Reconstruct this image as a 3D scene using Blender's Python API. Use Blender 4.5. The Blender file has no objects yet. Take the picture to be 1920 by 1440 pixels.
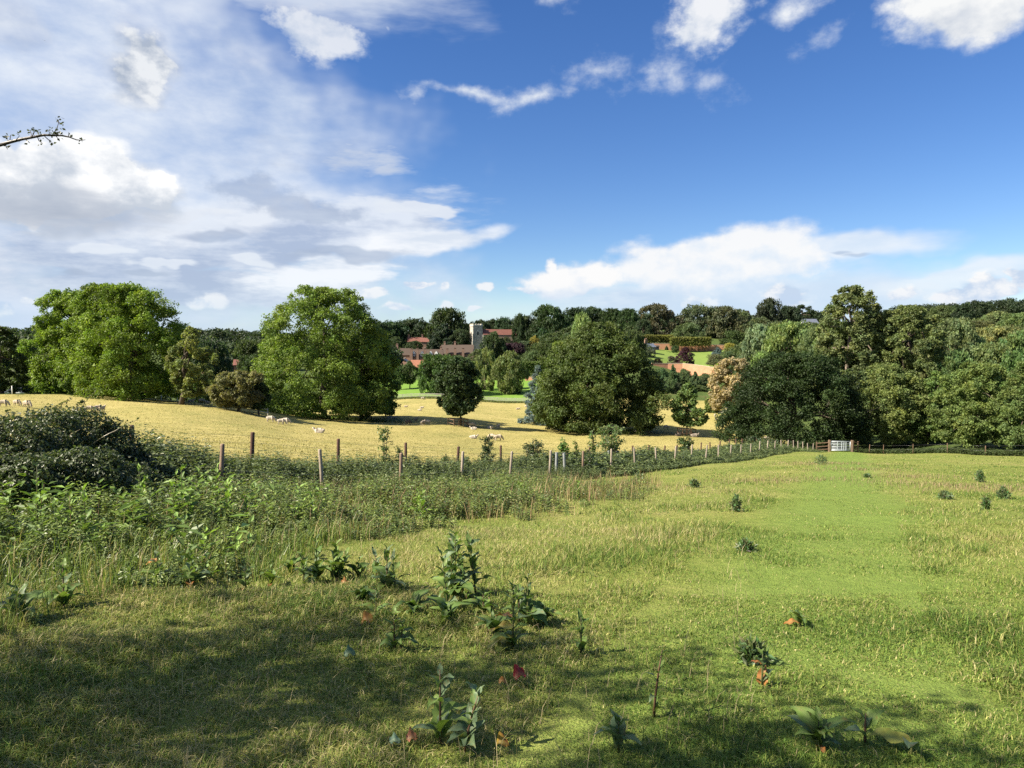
import bpy, bmesh, math, random
import numpy as np
from mathutils import Vector, Matrix
S = bpy.context.scene
C = S.collection
PI = math.pi
# ------------------------------------------------------------------ camera
F = 1332.0; HROW = 655.0; CAMZ = 1.6
TH = math.atan((720 - HROW) / F)
cam = bpy.data.cameras.new('camera'); camo = bpy.data.objects.new('camera', cam); C.objects.link(camo)
cam.sensor_width = 36.0; cam.lens = F / 1920 * 36.0
cam.clip_start = 0.05; cam.clip_end = 6000
camo.location = (0, 0, CAMZ); camo.rotation_euler = (PI / 2 - TH, 0, 0)
S.camera = camo
S.render.resolution_x = 1024; S.render.resolution_y = 768

def ray(px, row):
    xc = (px - 960) / F; yc = (720 - row) / F
    Y = math.cos(TH) + yc * math.sin(TH); Z = -math.sin(TH) + yc * math.cos(TH)
    return xc / Y, Z / Y
def at(px, row, d):
    a, b = ray(px, row); return (a * d, d, CAMZ + b * d)
def zrow(row, d): return CAMZ + ray(960, row)[1] * d
def xpx(px, d): return ray(px, HROW)[0] * d

# ------------------------------------------------------------------ tags
def tag(o, label=None, cat=None, group=None, kind=None):
    if label: o['label'] = label
    if cat: o['category'] = cat
    if group: o['group'] = group
    if kind: o['kind'] = kind
    return o
def empty(name, loc, rz=0, label=None, cat=None, group=None):
    o = bpy.data.objects.new(name, None); C.objects.link(o); o.empty_display_size = .2
    o.location = loc; o.rotation_euler = (0, 0, rz)
    return tag(o, label, cat, group)
def link(name, me, mat=None, parent=None, color=None):
    o = bpy.data.objects.new(name, me); C.objects.link(o)
    if mat is not None and not me.materials:
        me.materials.append(mat)
    if parent is not None: o.parent = parent
    if color is not None: o.color = (*color, 1)
    return o
def copytree(o, parent=None):
    c = o.copy(); C.objects.link(c); c.parent = parent
    for ch in list(o.children): copytree(ch, c)
    return c

# ------------------------------------------------------------------ numpy meshes
def mesh_np(name, V, faces, tint=None, smooth=False):
    """faces: list of int arrays (m,k)"""
    me = bpy.data.meshes.new(name)
    V = np.asarray(V, dtype=np.float32)
    me.vertices.add(len(V)); me.vertices.foreach_set('co', V.ravel())
    nl = sum(f.size for f in faces); nf = sum(len(f) for f in faces)
    me.loops.add(nl); me.polygons.add(nf)
    me.loops.foreach_set('vertex_index', np.concatenate([np.asarray(f, dtype=np.int32).ravel() for f in faces]))
    tot = np.concatenate([np.full(len(f), f.shape[1], dtype=np.int32) for f in faces])
    st = np.zeros(nf, dtype=np.int32); st[1:] = np.cumsum(tot)[:-1]
    me.polygons.foreach_set('loop_start', st)
    me.polygons.foreach_set('use_smooth', np.full(nf, bool(smooth)))
    me.update(calc_edges=True)
    if tint is not None:
        a = me.color_attributes.new('tint', 'FLOAT_COLOR', 'POINT')
        t = np.ones((len(V), 4), dtype=np.float32); t[:, :3] = tint
        a.data.foreach_set('color', t.ravel())
    return me
class Acc:
    def __init__(s): s.V = []; s.F = {}; s.T = []; s.n = 0
    def add(s, V, *faces, tint=None):
        V = np.asarray(V, dtype=np.float32).reshape(-1, 3)
        for f in faces:
            f = np.asarray(f, dtype=np.int64)
            if f.size: s.F.setdefault(f.shape[1], []).append(f + s.n)
        s.V.append(V); s.n += len(V)
        s.T.append(np.broadcast_to(np.asarray((1, 1, 1) if tint is None else tint, dtype=np.float32), V.shape))
    def mesh(s, name, smooth=False, tint=True):
        return mesh_np(name, np.concatenate(s.V), [np.concatenate(v) for v in s.F.values()], np.concatenate(s.T) if tint else None, smooth)
    def box(s, c, size, rz=0, tint=None):
        x, y, z = np.array(size) / 2
        P = np.array([[-x,-y,-z],[x,-y,-z],[x,y,-z],[-x,y,-z],[-x,-y,z],[x,-y,z],[x,y,z],[-x,y,z]])
        cs, sn = math.cos(rz), math.sin(rz)
        P = np.stack([P[:,0]*cs-P[:,1]*sn, P[:,0]*sn+P[:,1]*cs, P[:,2]], 1) + np.array(c)
        s.add(P, [[0,3,2,1],[4,5,6,7],[0,1,5,4],[1,2,6,5],[2,3,7,6],[3,0,4,7]], tint=tint)
    def tube(s, pts, rad, k=6, tint=None, cap=True):
        P = np.asarray(pts, dtype=float); n = len(P)
        r = np.broadcast_to(np.asarray(rad, dtype=float), (n,))
        T = np.gradient(P, axis=0); T /= np.linalg.norm(T, axis=1, keepdims=True) + 1e-9
        ref = np.array([0.3, 0.9, 0.1]) if abs(T[0, 2]) > .8 else np.array([0, 0, 1.])
        A = np.cross(T, ref); A /= np.linalg.norm(A, axis=1, keepdims=True) + 1e-9
        B = np.cross(T, A)
        an = np.linspace(0, 2 * PI, k, endpoint=False)
        V = P[:, None] + r[:, None, None] * (np.cos(an)[None, :, None] * A[:, None] + np.sin(an)[None, :, None] * B[:, None])
        i = np.arange(n - 1)[:, None] * k; j = np.arange(k)[None]; j2 = (j + 1) % k
        Q = np.stack([i + j, i + j2, i + k + j2, i + k + j], -1).reshape(-1, 4)
        V = V.reshape(-1, 3)
        if cap:
            V = np.concatenate([V, P[:1], P[-1:]]); m = n * k
            jj = np.arange(k); j2 = (jj + 1) % k
            t1 = np.stack([np.full(k, m), j2, jj], 1); t2 = np.stack([np.full(k, m + 1), (n-1)*k + jj, (n-1)*k + j2], 1)
            s.add(V, Q, np.concatenate([t1, t2]), tint=tint)
        else: s.add(V, Q, tint=tint)
def unit(v): return v / (np.linalg.norm(v, axis=-1, keepdims=True) + 1e-9)
def vnoise(x, y, sc, seed=0):
    r = np.random.default_rng(seed); tab = r.random((256, 256))
    x = np.asarray(x, float) / sc + 1000.3; y = np.asarray(y, float) / sc + 1000.7
    xi = np.floor(x).astype(int); yi = np.floor(y).astype(int); fx = x - xi; fy = y - yi
    fx = fx*fx*(3-2*fx); fy = fy*fy*(3-2*fy)
    g = lambda a, b: tab[a % 256, b % 256]
    return (g(xi,yi)*(1-fx)+g(xi+1,yi)*fx)*(1-fy) + (g(xi,yi+1)*(1-fx)+g(xi+1,yi+1)*fx)*fy

# ------------------------------------------------------------------ terrain
FX, FY, FDX, FDY = -4.7, 17.5, .53, .848          # pale wire fence line along the meadow
def fence_pt(s, off=0): return (FX + s*FDX - off*FDY, FY + s*FDY + off*FDX)
def fence_off(x, y): return -(x - FX) * FDY + (y - FY) * FDX      # >0: park side
def fence_s(x, y): return (x - FX) * FDX + (y - FY) * FDY
_cp = []
for d in (-6, 0, 4, 8, 13):
    for u in (-1., -.5, 0, .5, 1.): _cp.append((u * (d + 10), d, -.122 * d))
for X, d, z in [(-9.4,17.5,-1.5),(-9.5,13,-1.15),(-13,12,-1.0),(-8,20.4,-1.97),(-5.9,23.3,-2.54),(-4.1,26.2,-3.04),(-2.3,28.9,-3.55),(-.6,31.7,-3.9),
                (7.6,44.7,-5.7),(15.1,56.8,-7.1),(22.3,68.2,-8.25),(3.4,30.5,-3.9),(27,68.4,-8.35),(-4.7,17.5,-2.1),
                (14,20,-2.44),(28,40,-4.9),(15,40,-4.9),(8,25,-3.05),(30,60,-7.3),(38,55,-6.8),(20,55,-6.8)]: _cp.append((X, d, z))
for px, row, d in [(0,764,78),(0,739,98),(130,742,103),(237,747,106),(177,772,85),(335,758,102),(440,769,98.5),(520,795,90),(600,812,84),(608,784,125),
      (760,767,165),(700,752,200),(860,798,122),(925,826,100),(1000,757,195),(1082,811,125),(1160,815,118),(1289,818,120),(1402,820,128),(1350,777,160),
      (1245,745,188),(1340,745,190),(1440,825,100),(1580,846,80),(1500,850,82),(800,742,206),(940,738,225),(760,719,245),(900,712,262),
      (760,692,400),(860,688,410),(890,668,450),(940,660,440),(840,652,490),(1000,650,430),(1000,690,300),(1240,684,253),(1340,692,250),(1240,657,306),
      (1340,657,312),(1050,640,350),(1240,638,345),(1350,640,345),(1450,630,380),(1512,616,420),(1290,741,192),(1290,706,249),(1650,848,88),(1595,795,118),
      (1700,760,122),(1850,712,140),(1850,650,200),(1850,606,330),(1850,590,650),(1920,858,63),(1872,856,67),(1760,850,74),(30,668,300),(30,655,500),
      (440,650,600),(440,638,1000),(960,642,800),(960,640,2200),(30,640,2200),(1850,590,1500),(1512,612,700),(650,690,330),(560,690,300),(1450,700,200)]:
    _cp.append(at(px, row, d))
for px, d, z in [(0,150,-8.5),(237,160,-9.5),(440,185,-12),(560,180,-12.3),(1050,160,-13.6),(900,160,-12.9)]:
    _cp.append((xpx(px, d), d, z))
_cp = np.array(_cp)
def _uv(x, y): 
    y = np.clip(y, -8, 2400); return np.stack([2.5 * np.clip(x / (y + 10), -1.15, 1.15), np.log(y + 10)], -1)
def _tps(r2): return .5 * r2 * np.log(r2 + 1e-12)
_U = _uv(_cp[:,0], _cp[:,1]); _q = (_cp[:,2] + .122 * _cp[:,1]) / (_cp[:,1] + 10)
_n = len(_U); _K = _tps(((_U[:,None]-_U[None])**2).sum(-1)) + np.eye(_n) * 5e-4
_P = np.concatenate([np.ones((_n,1)), _U], 1)
_sol = np.linalg.solve(np.block([[_K,_P],[_P.T,np.zeros((3,3))]]), np.concatenate([_q, np.zeros(3)]))
def smooth_z(x, y):
    x = np.atleast_1d(np.asarray(x, float)); y = np.atleast_1d(np.asarray(y, float))
    out = np.empty(x.shape); xr, yr, o = x.ravel(), y.ravel(), out.ravel()
    for i in range(0, len(xr), 20000):
        U = _uv(xr[i:i+20000], yr[i:i+20000])
        K = _tps(((U[:,None]-_U[None])**2).sum(-1))
        q = K @ _sol[:_n] + _sol[_n] + U @ _sol[_n+1:]
        yy = np.clip(yr[i:i+20000], -8, 2400)
        o[i:i+20000] = -.122 * yy + q * (yy + 10)
    return o.reshape(x.shape)
def bumps(x, y):
    return (vnoise(x, y, 3.1, 1) - .5) * .12 + (vnoise(x, y, .9, 2) - .5) * .05 + (vnoise(x, y, 9, 3) - .5) * .18 * np.clip(y / 30, 0, 1)
_gy = np.exp(np.linspace(math.log(3.6), math.log(2500), 520)) - 10
_gu = np.linspace(-1.5, 1.5, 420)
_GX = (_gy[:,None] + 10) * _gu[None]; _GY = np.repeat(_gy[:,None], 420, 1)
def _fine():
    cy = np.exp(np.linspace(math.log(3.6), math.log(2500), 174)) - 10; cu = np.linspace(-1.5, 1.5, 141)
    z = smooth_z((cy[:,None] + 10) * cu[None], np.repeat(cy[:,None], 141, 1))
    a = np.linspace(0, 173 - 1e-6, 520); b = np.linspace(0, 140 - 1e-6, 420)
    i = a.astype(int)[:,None]; j = b.astype(int)[None]; fa = (a - a.astype(int))[:,None]; fb = (b - b.astype(int))[None]
    return (z[i,j]*(1-fb)+z[i,j+1]*fb)*(1-fa) + (z[i+1,j]*(1-fb)+z[i+1,j+1]*fb)*fa
_GZ = _fine() + bumps(_GX, _GY)
# quick bilinear height lookup for the many plants
def gzf(x, y):
    y = np.asarray(y, float); x = np.asarray(x, float)
    fv = (np.log(np.clip(y, -6.3, 2480) + 10) - math.log(3.6)) / (math.log(2500) - math.log(3.6)) * 519
    fu = (np.clip(x / (y + 10), -1.49, 1.49) + 1.5) / 3 * 419
    i = np.clip(fv.astype(int), 0, 518); j = np.clip(fu.astype(int), 0, 418); a = fv - i; b = fu - j
    return (_GZ[i,j]*(1-b)+_GZ[i,j+1]*b)*(1-a) + (_GZ[i+1,j]*(1-b)+_GZ[i+1,j+1]*b)*a
def g1(x, y): return float(gzf(np.array([x]), np.array([y]))[0])
def wood_line(x):   # y of the wood fence right of the gate
    return np.interp(x, [30, 37, 42, 46, 48, 60, 80], [80, 80.5, 79, 68, 62, 50, 40])
def regions(x, y):
    """0 meadow 1 park pasture 2 lawn 3 garden lawn 4 hillside"""
    px = 960 + F * x / np.maximum(y, 1)
    off = fence_off(x, y)
    wob = (vnoise(x, y, 6, 5) - .5) * 2
    far = np.interp(px, [-300, 0, 130, 330, 450, 560, 690, 1010, 1080, 1240, 1345, 1400, 1500], [98, 100, 106, 118, 124, 150, 202, 199, 192, 187, 182, 150, 90])
    r = np.full(x.shape, 4)
    r[(px > 640) & (px < 1040) & (y >= far) & (y < 265)] = 2
    r[(px > 1175) & (px < 1365) & (y > 251) & (y < 309)] = 3
    r[(off > 2) & (y < far + wob)] = 1
    r[(off <= 2) & (y < wood_line(x) + 2.5 + wob * .4)] = 0
    r[(y < 3)] = 0
    return r

# ------------------------------------------------------------------ material helpers
class NT:
    def __init__(s, tree): s.t = tree; s.N = tree.nodes; s.L = tree.links
    def n(s, typ, **kw):
        o = s.N.new(typ)
        for k, v in kw.items(): setattr(o, k, v)
        return o
    def set(s, sock, v):
        if isinstance(v, bpy.types.NodeSocket): s.L.new(v, sock)
        else: sock.default_value = v
    def m(s, op, a, b=None, c=None, clamp=False):
        o = s.n('ShaderNodeMath', operation=op, use_clamp=clamp); s.set(o.inputs[0], a)
        if b is not None: s.set(o.inputs[1], b)
        if c is not None: s.set(o.inputs[2], c)
        return o.outputs[0]
    def mix(s, f, a, b, mode='MIX'):
        o = s.n('ShaderNodeMix', data_type='RGBA', blend_type=mode); s.set(o.inputs[0], f)
        s.set(o.inputs[6], a if isinstance(a, bpy.types.NodeSocket) else (*a, 1)); s.set(o.inputs[7], b if isinstance(b, bpy.types.NodeSocket) else (*b, 1))
        return o.outputs[2]
    def noise(s, vec, scale, detail=4, rough=.55, lac=2., dist=0):
        o = s.n('ShaderNodeTexNoise'); s.set(o.inputs['Scale'], scale); o.inputs['Detail'].default_value = detail
        o.inputs['Roughness'].default_value = rough; o.inputs['Lacunarity'].default_value = lac; o.inputs['Distortion'].default_value = dist
        if vec is not None: s.L.new(vec, o.inputs['Vector'])
        return o.outputs[0]
    def smooth(s, v, a, b):
        o = s.n('ShaderNodeMapRange', interpolation_type='SMOOTHSTEP'); s.set(o.inputs[0], v); s.set(o.inputs[1], a); s.set(o.inputs[2], b)
        return o.outputs[0]
    def lin(s, v, a, b, c=0., d=1.):
        o = s.n('ShaderNodeMapRange'); s.set(o.inputs[0], v)
        for i, q in enumerate((a, b, c, d)): s.set(o.inputs[1 + i], q)
        return o.outputs[0]
    def ramp(s, v, stops):
        o = s.n('ShaderNodeValToRGB'); s.set(o.inputs[0], v); e = o.color_ramp.elements
        while len(e) < len(stops): e.new(.5)
        for i, (p, c) in enumerate(stops): e[i].position = p; e[i].color = (*c, 1)
        return o.outputs[0]
    def vec(s, x, y, z):
        o = s.n('ShaderNodeCombineXYZ')
        for i, q in enumerate((x, y, z)): s.set(o.inputs[i], q)
        return o.outputs[0]
def mat_new(name):
    m = bpy.data.materials.new(name); m.use_nodes = True
    t = NT(m.node_tree); b = m.node_tree.nodes['Principled BSDF']; b.inputs['Roughness'].default_value = .8
    return m, t, b
def objco(t): return t.n('ShaderNodeTexCoord').outputs['Object']
def geopos(t): return t.n('ShaderNodeNewGeometry').outputs['Position']
def plain(name, col, rough=.8, nscale=6., namt=.25, bump=.0, metal=0., stretch=None, spec=.3):
    m, t, b = mat_new(name)
    co = objco(t)
    if stretch:
        mp = t.n('ShaderNodeMapping'); mp.inputs['Scale'].default_value = stretch; t.L.new(co, mp.inputs[0]); co = mp.outputs[0]
    n = t.noise(co, nscale, 5, .6)
    c = t.mix(t.lin(n, .25, .75), tuple(x * (1 - namt) for x in col), tuple(min(1, x * (1 + namt)) for x in col))
    t.L.new(c, b.inputs['Base Color']); b.inputs['Roughness'].default_value = rough; b.inputs['Metallic'].default_value = metal
    b.inputs['Specular IOR Level'].default_value = spec
    if bump:
        bp = t.n('ShaderNodeBump'); bp.inputs['Strength'].default_value = bump; bp.inputs['Distance'].default_value = .02
        t.L.new(n, bp.inputs['Height']); t.L.new(bp.outputs[0], b.inputs['Normal'])
    return m
def leaf_mat(name, rough=.55, trans=.35, spec=.25, tw=(1.25, 1.35, .6)):
    """colour = per-leaf tint attribute x object colour; thin leaf lets light through"""
    m, t, b = mat_new(name)
    at_ = t.n('ShaderNodeAttribute', attribute_name='tint').outputs['Color']
    oc = t.n('ShaderNodeObjectInfo').outputs['Color']
    c = t.mix(1., at_, oc, 'MULTIPLY')
    t.L.new(c, b.inputs['Base Color']); b.inputs['Roughness'].default_value = rough; b.inputs['Specular IOR Level'].default_value = spec
    tr = t.n('ShaderNodeBsdfTranslucent'); t.L.new(t.mix(1., c, tw, 'MULTIPLY'), tr.inputs[0])
    mx = t.n('ShaderNodeMixShader'); mx.inputs[0].default_value = trans
    out = t.N['Material Output']
    t.L.new(b.outputs[0], mx.inputs[1]); t.L.new(tr.outputs[0], mx.inputs[2]); t.L.new(mx.outputs[0], out.inputs[0])
    return m
M_leaf = leaf_mat('foliage')
M_grass = leaf_mat('grass_blade', rough=.6, trans=.3, spec=.2, tw=(1.1, 1.15, .6))
M_weed = leaf_mat('weed_leaf', rough=.42, trans=.3, spec=.35)
M_dock = leaf_mat('dock_leaf', rough=.5, trans=.3, spec=.25)
M_bark = plain('bark', (.075, .06, .045), .95, 5, .5, .6, stretch=(1, 1, .25))
M_barkpale = plain('bark_pale', (.17, .14, .11), .95, 5, .45, .6, stretch=(1, 1, .25))

# ------------------------------------------------------------------ ground sheets
def ground_mat(name, stops, big=(9, 2.2), fine=60, clump=5., bump=.6, path=False):
    m, t, b = mat_new(name)
    P = geopos(t)
    n1 = t.noise(P, 1 / big[0], 3, .55); n2 = t.noise(P, 1 / big[1], 4, .6); n3 = t.noise(P, clump, 5, .65); n4 = t.noise(P, fine, 2, .6)
    v = t.m('ADD', t.m('ADD', t.m('MULTIPLY', n1, .28), t.m('MULTIPLY', n2, .27)), t.m('ADD', t.m('MULTIPLY', n3, .27), t.m('MULTIPLY', n4, .18)))
    c = t.ramp(t.lin(v, .36, .64), stops)
    if path:
        sp = t.n('ShaderNodeSeparateXYZ'); t.L.new(P, sp.inputs[0])
        off = t.m('ADD', t.m('SUBTRACT', sp.outputs[0], t.m('MULTIPLY', sp.outputs[1], .477)), t.m('ADD', t.m('MULTIPLY', n1, 1.2), -.5))
        msk = t.m('MULTIPLY', t.m('SUBTRACT', 1., t.smooth(t.m('ABSOLUTE', off), .6, 2.2)), .9)
        c = t.mix(msk, c, t.ramp(n3, [(.3, (.11, .165, .032)), (.7, (.155, .215, .045))]))
    t.L.new(c, b.inputs['Base Color']); b.inputs['Roughness'].default_value = .95; b.inputs['Specular IOR Level'].default_value = .1
    bp = t.n('ShaderNodeBump'); bp.inputs['Strength'].default_value = bump; bp.inputs['Distance'].default_value = .12
    t.L.new(t.m('ADD', n3, t.m('MULTIPLY', n4, .4)), bp.inputs['Height']); t.L.new(bp.outputs[0], b.inputs['Normal'])
    return m
MG = [ground_mat('meadow_turf', [(0, (.085, .115, .024)), (.35, (.14, .175, .036)), (.7, (.20, .205, .057)), (1, (.27, .24, .10))], path=True),
      ground_mat('pasture_straw', [(0, (.15, .155, .048)), (.3, (.235, .215, .072)), (.65, (.31, .265, .098)), (1, (.38, .33, .14))], big=(14, 3.), clump=1.6, fine=9, bump=1.),
      ground_mat('lawn_green', [(0, (.09, .17, .025)), (.5, (.125, .22, .035)), (1, (.17, .25, .05))], bump=.2),
      ground_mat('garden_green', [(0, (.10, .15, .035)), (.5, (.14, .20, .045)), (1, (.18, .22, .06))], bump=.2),
      ground_mat('hill_scrub', [(0, (.035, .06, .016)), (.5, (.06, .09, .025)), (1, (.11, .125, .04))], bump=1.)]
_i = np.arange(519)[:,None] * 420; _j = np.arange(419)[None]
_Q = np.stack([_i+_j, _i+_j+1, _i+421+_j, _i+420+_j], -1).reshape(-1, 4)
_V = np.stack([_GX, _GY, _GZ], -1).reshape(-1, 3)
_cx = _V[_Q].mean(1); _R = regions(_cx[:,0], _cx[:,1])
for k, nm in enumerate(['meadow_ground', 'pasture_ground', 'lawn_ground', 'garden_ground', 'hillside_ground']):
    q = _Q[_R == k]; u, inv = np.unique(q, return_inverse=True)
    tag(link(nm, mesh_np(nm, _V[u], [inv.reshape(-1, 4)], smooth=True), MG[k]), kind='structure')
SKY_STR, CLOUD_STR, EXPO = .0455, .305, 1.68
# ------------------------------------------------------------------ sun and sky
SUN_AZ, SUN_EL = math.radians(-108), math.radians(41)
sd = Vector((math.sin(SUN_AZ)*math.cos(SUN_EL), math.cos(SUN_AZ)*math.cos(SUN_EL), math.sin(SUN_EL)))
sl = bpy.data.lights.new('sun', 'SUN'); sl.energy = 4.4; sl.angle = math.radians(.5); sl.color = (1, .9, .74)
so = bpy.data.objects.new('sun', sl); C.objects.link(so); so.rotation_euler = sd.to_track_quat('Z', 'Y').to_euler(); so.location = (-30, -10, 40)
W = bpy.data.worlds.new('World'); S.world = W; W.use_nodes = True
W.cycles.sampling_method = 'MANUAL'; W.cycles.sample_map_resolution = 256
W.node_tree.nodes.clear(); t = NT(W.node_tree)
sky = t.n('ShaderNodeTexSky', sky_type='NISHITA'); sky.sun_disc = False; sky.sun_elevation = SUN_EL; sky.sun_rotation = SUN_AZ
sky.air_density = 1.0; sky.dust_density = .12; sky.ozone_density = 3.6; sky.altitude = 60
hs = t.n('ShaderNodeHueSaturation'); hs.inputs['Saturation'].default_value = 1.24; hs.inputs['Hue'].default_value = .512
t.L.new(sky.outputs[0], hs.inputs['Color'])
d = t.n('ShaderNodeTexCoord').outputs['Generated']
sp = t.n('ShaderNodeSeparateXYZ'); t.L.new(d, sp.inputs[0]); dx, dy, dz = sp.outputs
A0 = t.m('ARCTAN2', dx, dy); E0 = t.m('ARCSINE', dz)
base = t.vec(A0, t.m('MULTIPLY', E0, 1.5), 0)
def cnoise(vec, sc, det, off=None, rough=.6, color=False):
    if off is not None:
        mp = t.n('ShaderNodeVectorMath', operation='ADD'); t.L.new(vec, mp.inputs[0]); mp.inputs[1].default_value = off; vec = mp.outputs[0]
    o = t.n('ShaderNodeTexNoise', noise_dimensions='2D'); o.inputs['Scale'].default_value = sc; o.inputs['Detail'].default_value = det; o.inputs['Roughness'].default_value = rough
    t.L.new(vec, o.inputs['Vector']); return o.outputs[1 if color else 0]
ae = t.vec(A0, E0, 0)
wv = t.n('ShaderNodeVectorMath', operation='MULTIPLY_ADD')      # the directions, stirred a little so that outlines billow
sc_ = t.n('ShaderNodeSeparateColor'); t.L.new(cnoise(base, 9, 3, (3, 7, 1), color=True), sc_.inputs[0]); t.L.new(t.vec(sc_.outputs[0], sc_.outputs[1], 0.), wv.inputs[0]); wv.inputs[1].default_value = (.07, .04, 0); 
sub = t.n('ShaderNodeVectorMath', operation='ADD'); t.L.new(ae, sub.inputs[0]); sub.inputs[1].default_value = (-.035, -.02, 0); t.L.new(sub.outputs[0], wv.inputs[2])
AE = wv.outputs[0]
n_c = cnoise(base, 20, 8, rough=.62)
n_c2 = cnoise(base, 22, 4, (.012, -.014, 0))
n_b = cnoise(base, 7, 3, (5, 5, 5))
mpr = t.n('ShaderNodeMapping'); t.L.new(ae, mpr.inputs[0]); mpr.inputs['Rotation'].default_value = (0, 0, -.24); mpr.inputs['Scale'].default_value = (1, 4.5, 1)
n_s = cnoise(mpr.outputs[0], 7, 5)
mpf = t.n('ShaderNodeMapping'); t.L.new(ae, mpf.inputs[0]); mpf.inputs['Scale'].default_value = (1, 4.5, 1); mpf.inputs['Location'].default_value = (7, 3, 0)
n_f = cnoise(mpf.outputs[0], 8, 5)
mpv = t.n('ShaderNodeMapping'); t.L.new(ae, mpv.inputs[0]); mpv.inputs['Scale'].default_value = (1, 2.1, 1); mpv.inputs['Rotation'].default_value = (0, 0, -.12); mpv.inputs['Location'].default_value = (2, 9, 0)
n_v = cnoise(mpv.outputs[0], 6, 7)
n_m = t.m('MULTIPLY_ADD', n_c, .58, t.m('MULTIPLY', cnoise(base, 9, 3, (1, 4, 0)), .50))
n_m2 = t.m('MULTIPLY_ADD', n_c2, .46, t.m('MULTIPLY', cnoise(base, 9, 3, (1.026, 3.97, 0)), .50))
relief = t.m('MULTIPLY_ADD', t.m('SUBTRACT', n_m, n_m2), 5., -.3)
def azel(px, row):
    a, b = ray(px, row); return math.atan2(a, 1), math.atan2(b, math.hypot(a, 1))
RAD = 1 / F
_rots = {}
def rotated(r):
    r = round(r / .12) * .12; c, s_ = math.cos(r), math.sin(r)
    if abs(r) < .01: return AE, 1., 0.
    if r not in _rots:
        q = []
        for v in ((c, s_, 0), (-s_, c, 0)):
            o = t.n('ShaderNodeVectorMath', operation='DOT_PRODUCT'); t.L.new(AE, o.inputs[0]); o.inputs[1].default_value = v; q.append(o.outputs[1])
        _rots[r] = t.vec(q[0], q[1], 0.)
    return _rots[r], c, s_
_pre = {}; _eps = [0.]
def field(px, row, hw, hh, rot=0, k=2.2, amp=2.0, nz=None, want_y=False):
    a, e = azel(px, row); sc = math.cos(math.atan((px - 960) / F)) ** 2
    V_, c, s_ = rotated(rot); a, e = a*c + e*s_, e*c - a*s_
    mp = t.n('ShaderNodeVectorMath', operation='MULTIPLY_ADD'); t.L.new(V_, mp.inputs[0]); ka, ke = 1/(hw*RAD*sc), 1/(hh*RAD)
    mp.inputs[1].default_value = (ka, ke, 0); mp.inputs[2].default_value = (-a*ka, -e*ke, 0)
    ln = t.n('ShaderNodeVectorMath', operation='LENGTH'); t.L.new(mp.outputs[0], ln.inputs[0])
    key = (id(nz), k, amp)
    if key not in _pre: _pre[key] = t.m('MULTIPLY_ADD', nz, amp, k - .5 * amp)
    v = t.m('MULTIPLY_ADD', ln.outputs[1], -k, _pre[key])
    y = None
    if want_y:
        s3 = t.n('ShaderNodeVectorMath', operation='DOT_PRODUCT'); t.L.new(mp.outputs[0], s3.inputs[0]); s3.inputs[1].default_value = (0, 1, 0); y = s3.outputs[1]
    return v, y
WHITE, GREY = (1., 1.02, 1.05), (.47, .56, .70)
CL = None; AL = None
def comp(mask, color):
    global CL, AL
    if CL is None: CL = color; AL = mask
    else:
        CL = t.mix(mask, CL, color); AL = t.m('MAXIMUM', AL, mask)
def lay(blobs, col, w=1., k=2., amp=1.6, nz=None, soft=(-.1, 1.25)):
    """one layer of cloud: union of soft ellipses"""
    v = None; _pre.clear(); _eps[0] += 1e-4; k += _eps[0]
    for b in blobs:
        f, _ = field(*b, *([0] if len(b) == 4 else []), k, amp, nz)
        v = f if v is None else t.m('MAXIMUM', v, f)
    s = t.smooth(v, *soft)
    comp(t.m('MULTIPLY', s, w) if w < 1 else s, col)
def cum(px, row, hw, hh, rot, k, amp, lo, hi, g, w, rl, wt=1.):
    v, y = field(px, row, hw, hh, rot, k, amp, n_m, True)
    s = t.smooth(v, -.1, 1.1)
    comp(t.m('MULTIPLY', s, wt) if wt < 1 else s, t.mix(t.m('MULTIPLY_ADD', relief, rl, t.lin(y, lo, hi), clamp=True), g, w))
# veil over the left half of the view: thick at left, thinning to the blue at right
bound = t.m('MULTIPLY_ADD', n_b, .30, t.m('MULTIPLY_ADD', E0, .25, -.13 - .06 - .15))
bound = t.m('MULTIPLY_ADD', t.smooth(E0, .30, .41), -.24, bound)
lowpull = t.m('MULTIPLY', t.smooth(E0, .24, .10), .10)
veil = t.smooth(t.m('SUBTRACT', t.m('ADD', bound, lowpull), A0), -.06, .22)
veil = t.m('MULTIPLY', veil, t.lin(t.m('MULTIPLY_ADD', n_v, .5, t.m('MULTIPLY', n_b, .5)), .30, .60, .55, .97))
sf = t.m('MULTIPLY_ADD', n_v, .8, t.m('MULTIPLY', n_s, .2))
comp(veil, t.mix(t.lin(sf, .34, .64), (.57, .68, .87), (.84, .90, .99)))
lay([(560,-25,420,65)], (t.mix(0., (.80,.86,.95), (.80,.86,.95))), .8, 1.5, 1.2, n_s)
band = t.mix(t.lin(t.m('MULTIPLY', t.m('ADD', n_f, n_v), .5), .40, .60), (.45, .53, .70), (.84, .89, .97))
wband = t.mix(t.lin(n_f, .35, .6), (.66, .75, .88), WHITE)
darkc = t.mix(t.lin(n_f, .3, .7), (.42, .49, .64), (.49, .57, .71))
palec = t.mix(t.lin(n_f, .3, .7), (.80, .85, .94), (.88, .92, .97))
lay([(250,470,420,80),(620,440,330,95,.12),(330,540,460,55)], band, .9, 1.8, 1.6, n_f, (.0, .9))
lay([(620,520,170,45,.1)], wband, .9, 1.8, 1.6, n_f, (.0, .9))
lay([(620,303,150,34,-.05),(720,318,90,16,-.05)], t.mix(t.lin(n_f, .3, .7), (.50, .58, .74), (.62, .69, .82)), .85, 1.0, 3.2, n_f)
lay([(480,365,110,32,-.1),(560,390,130,25,-.1)], darkc, .7, 1.6, 2.8, n_c, (0., .9))
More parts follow.
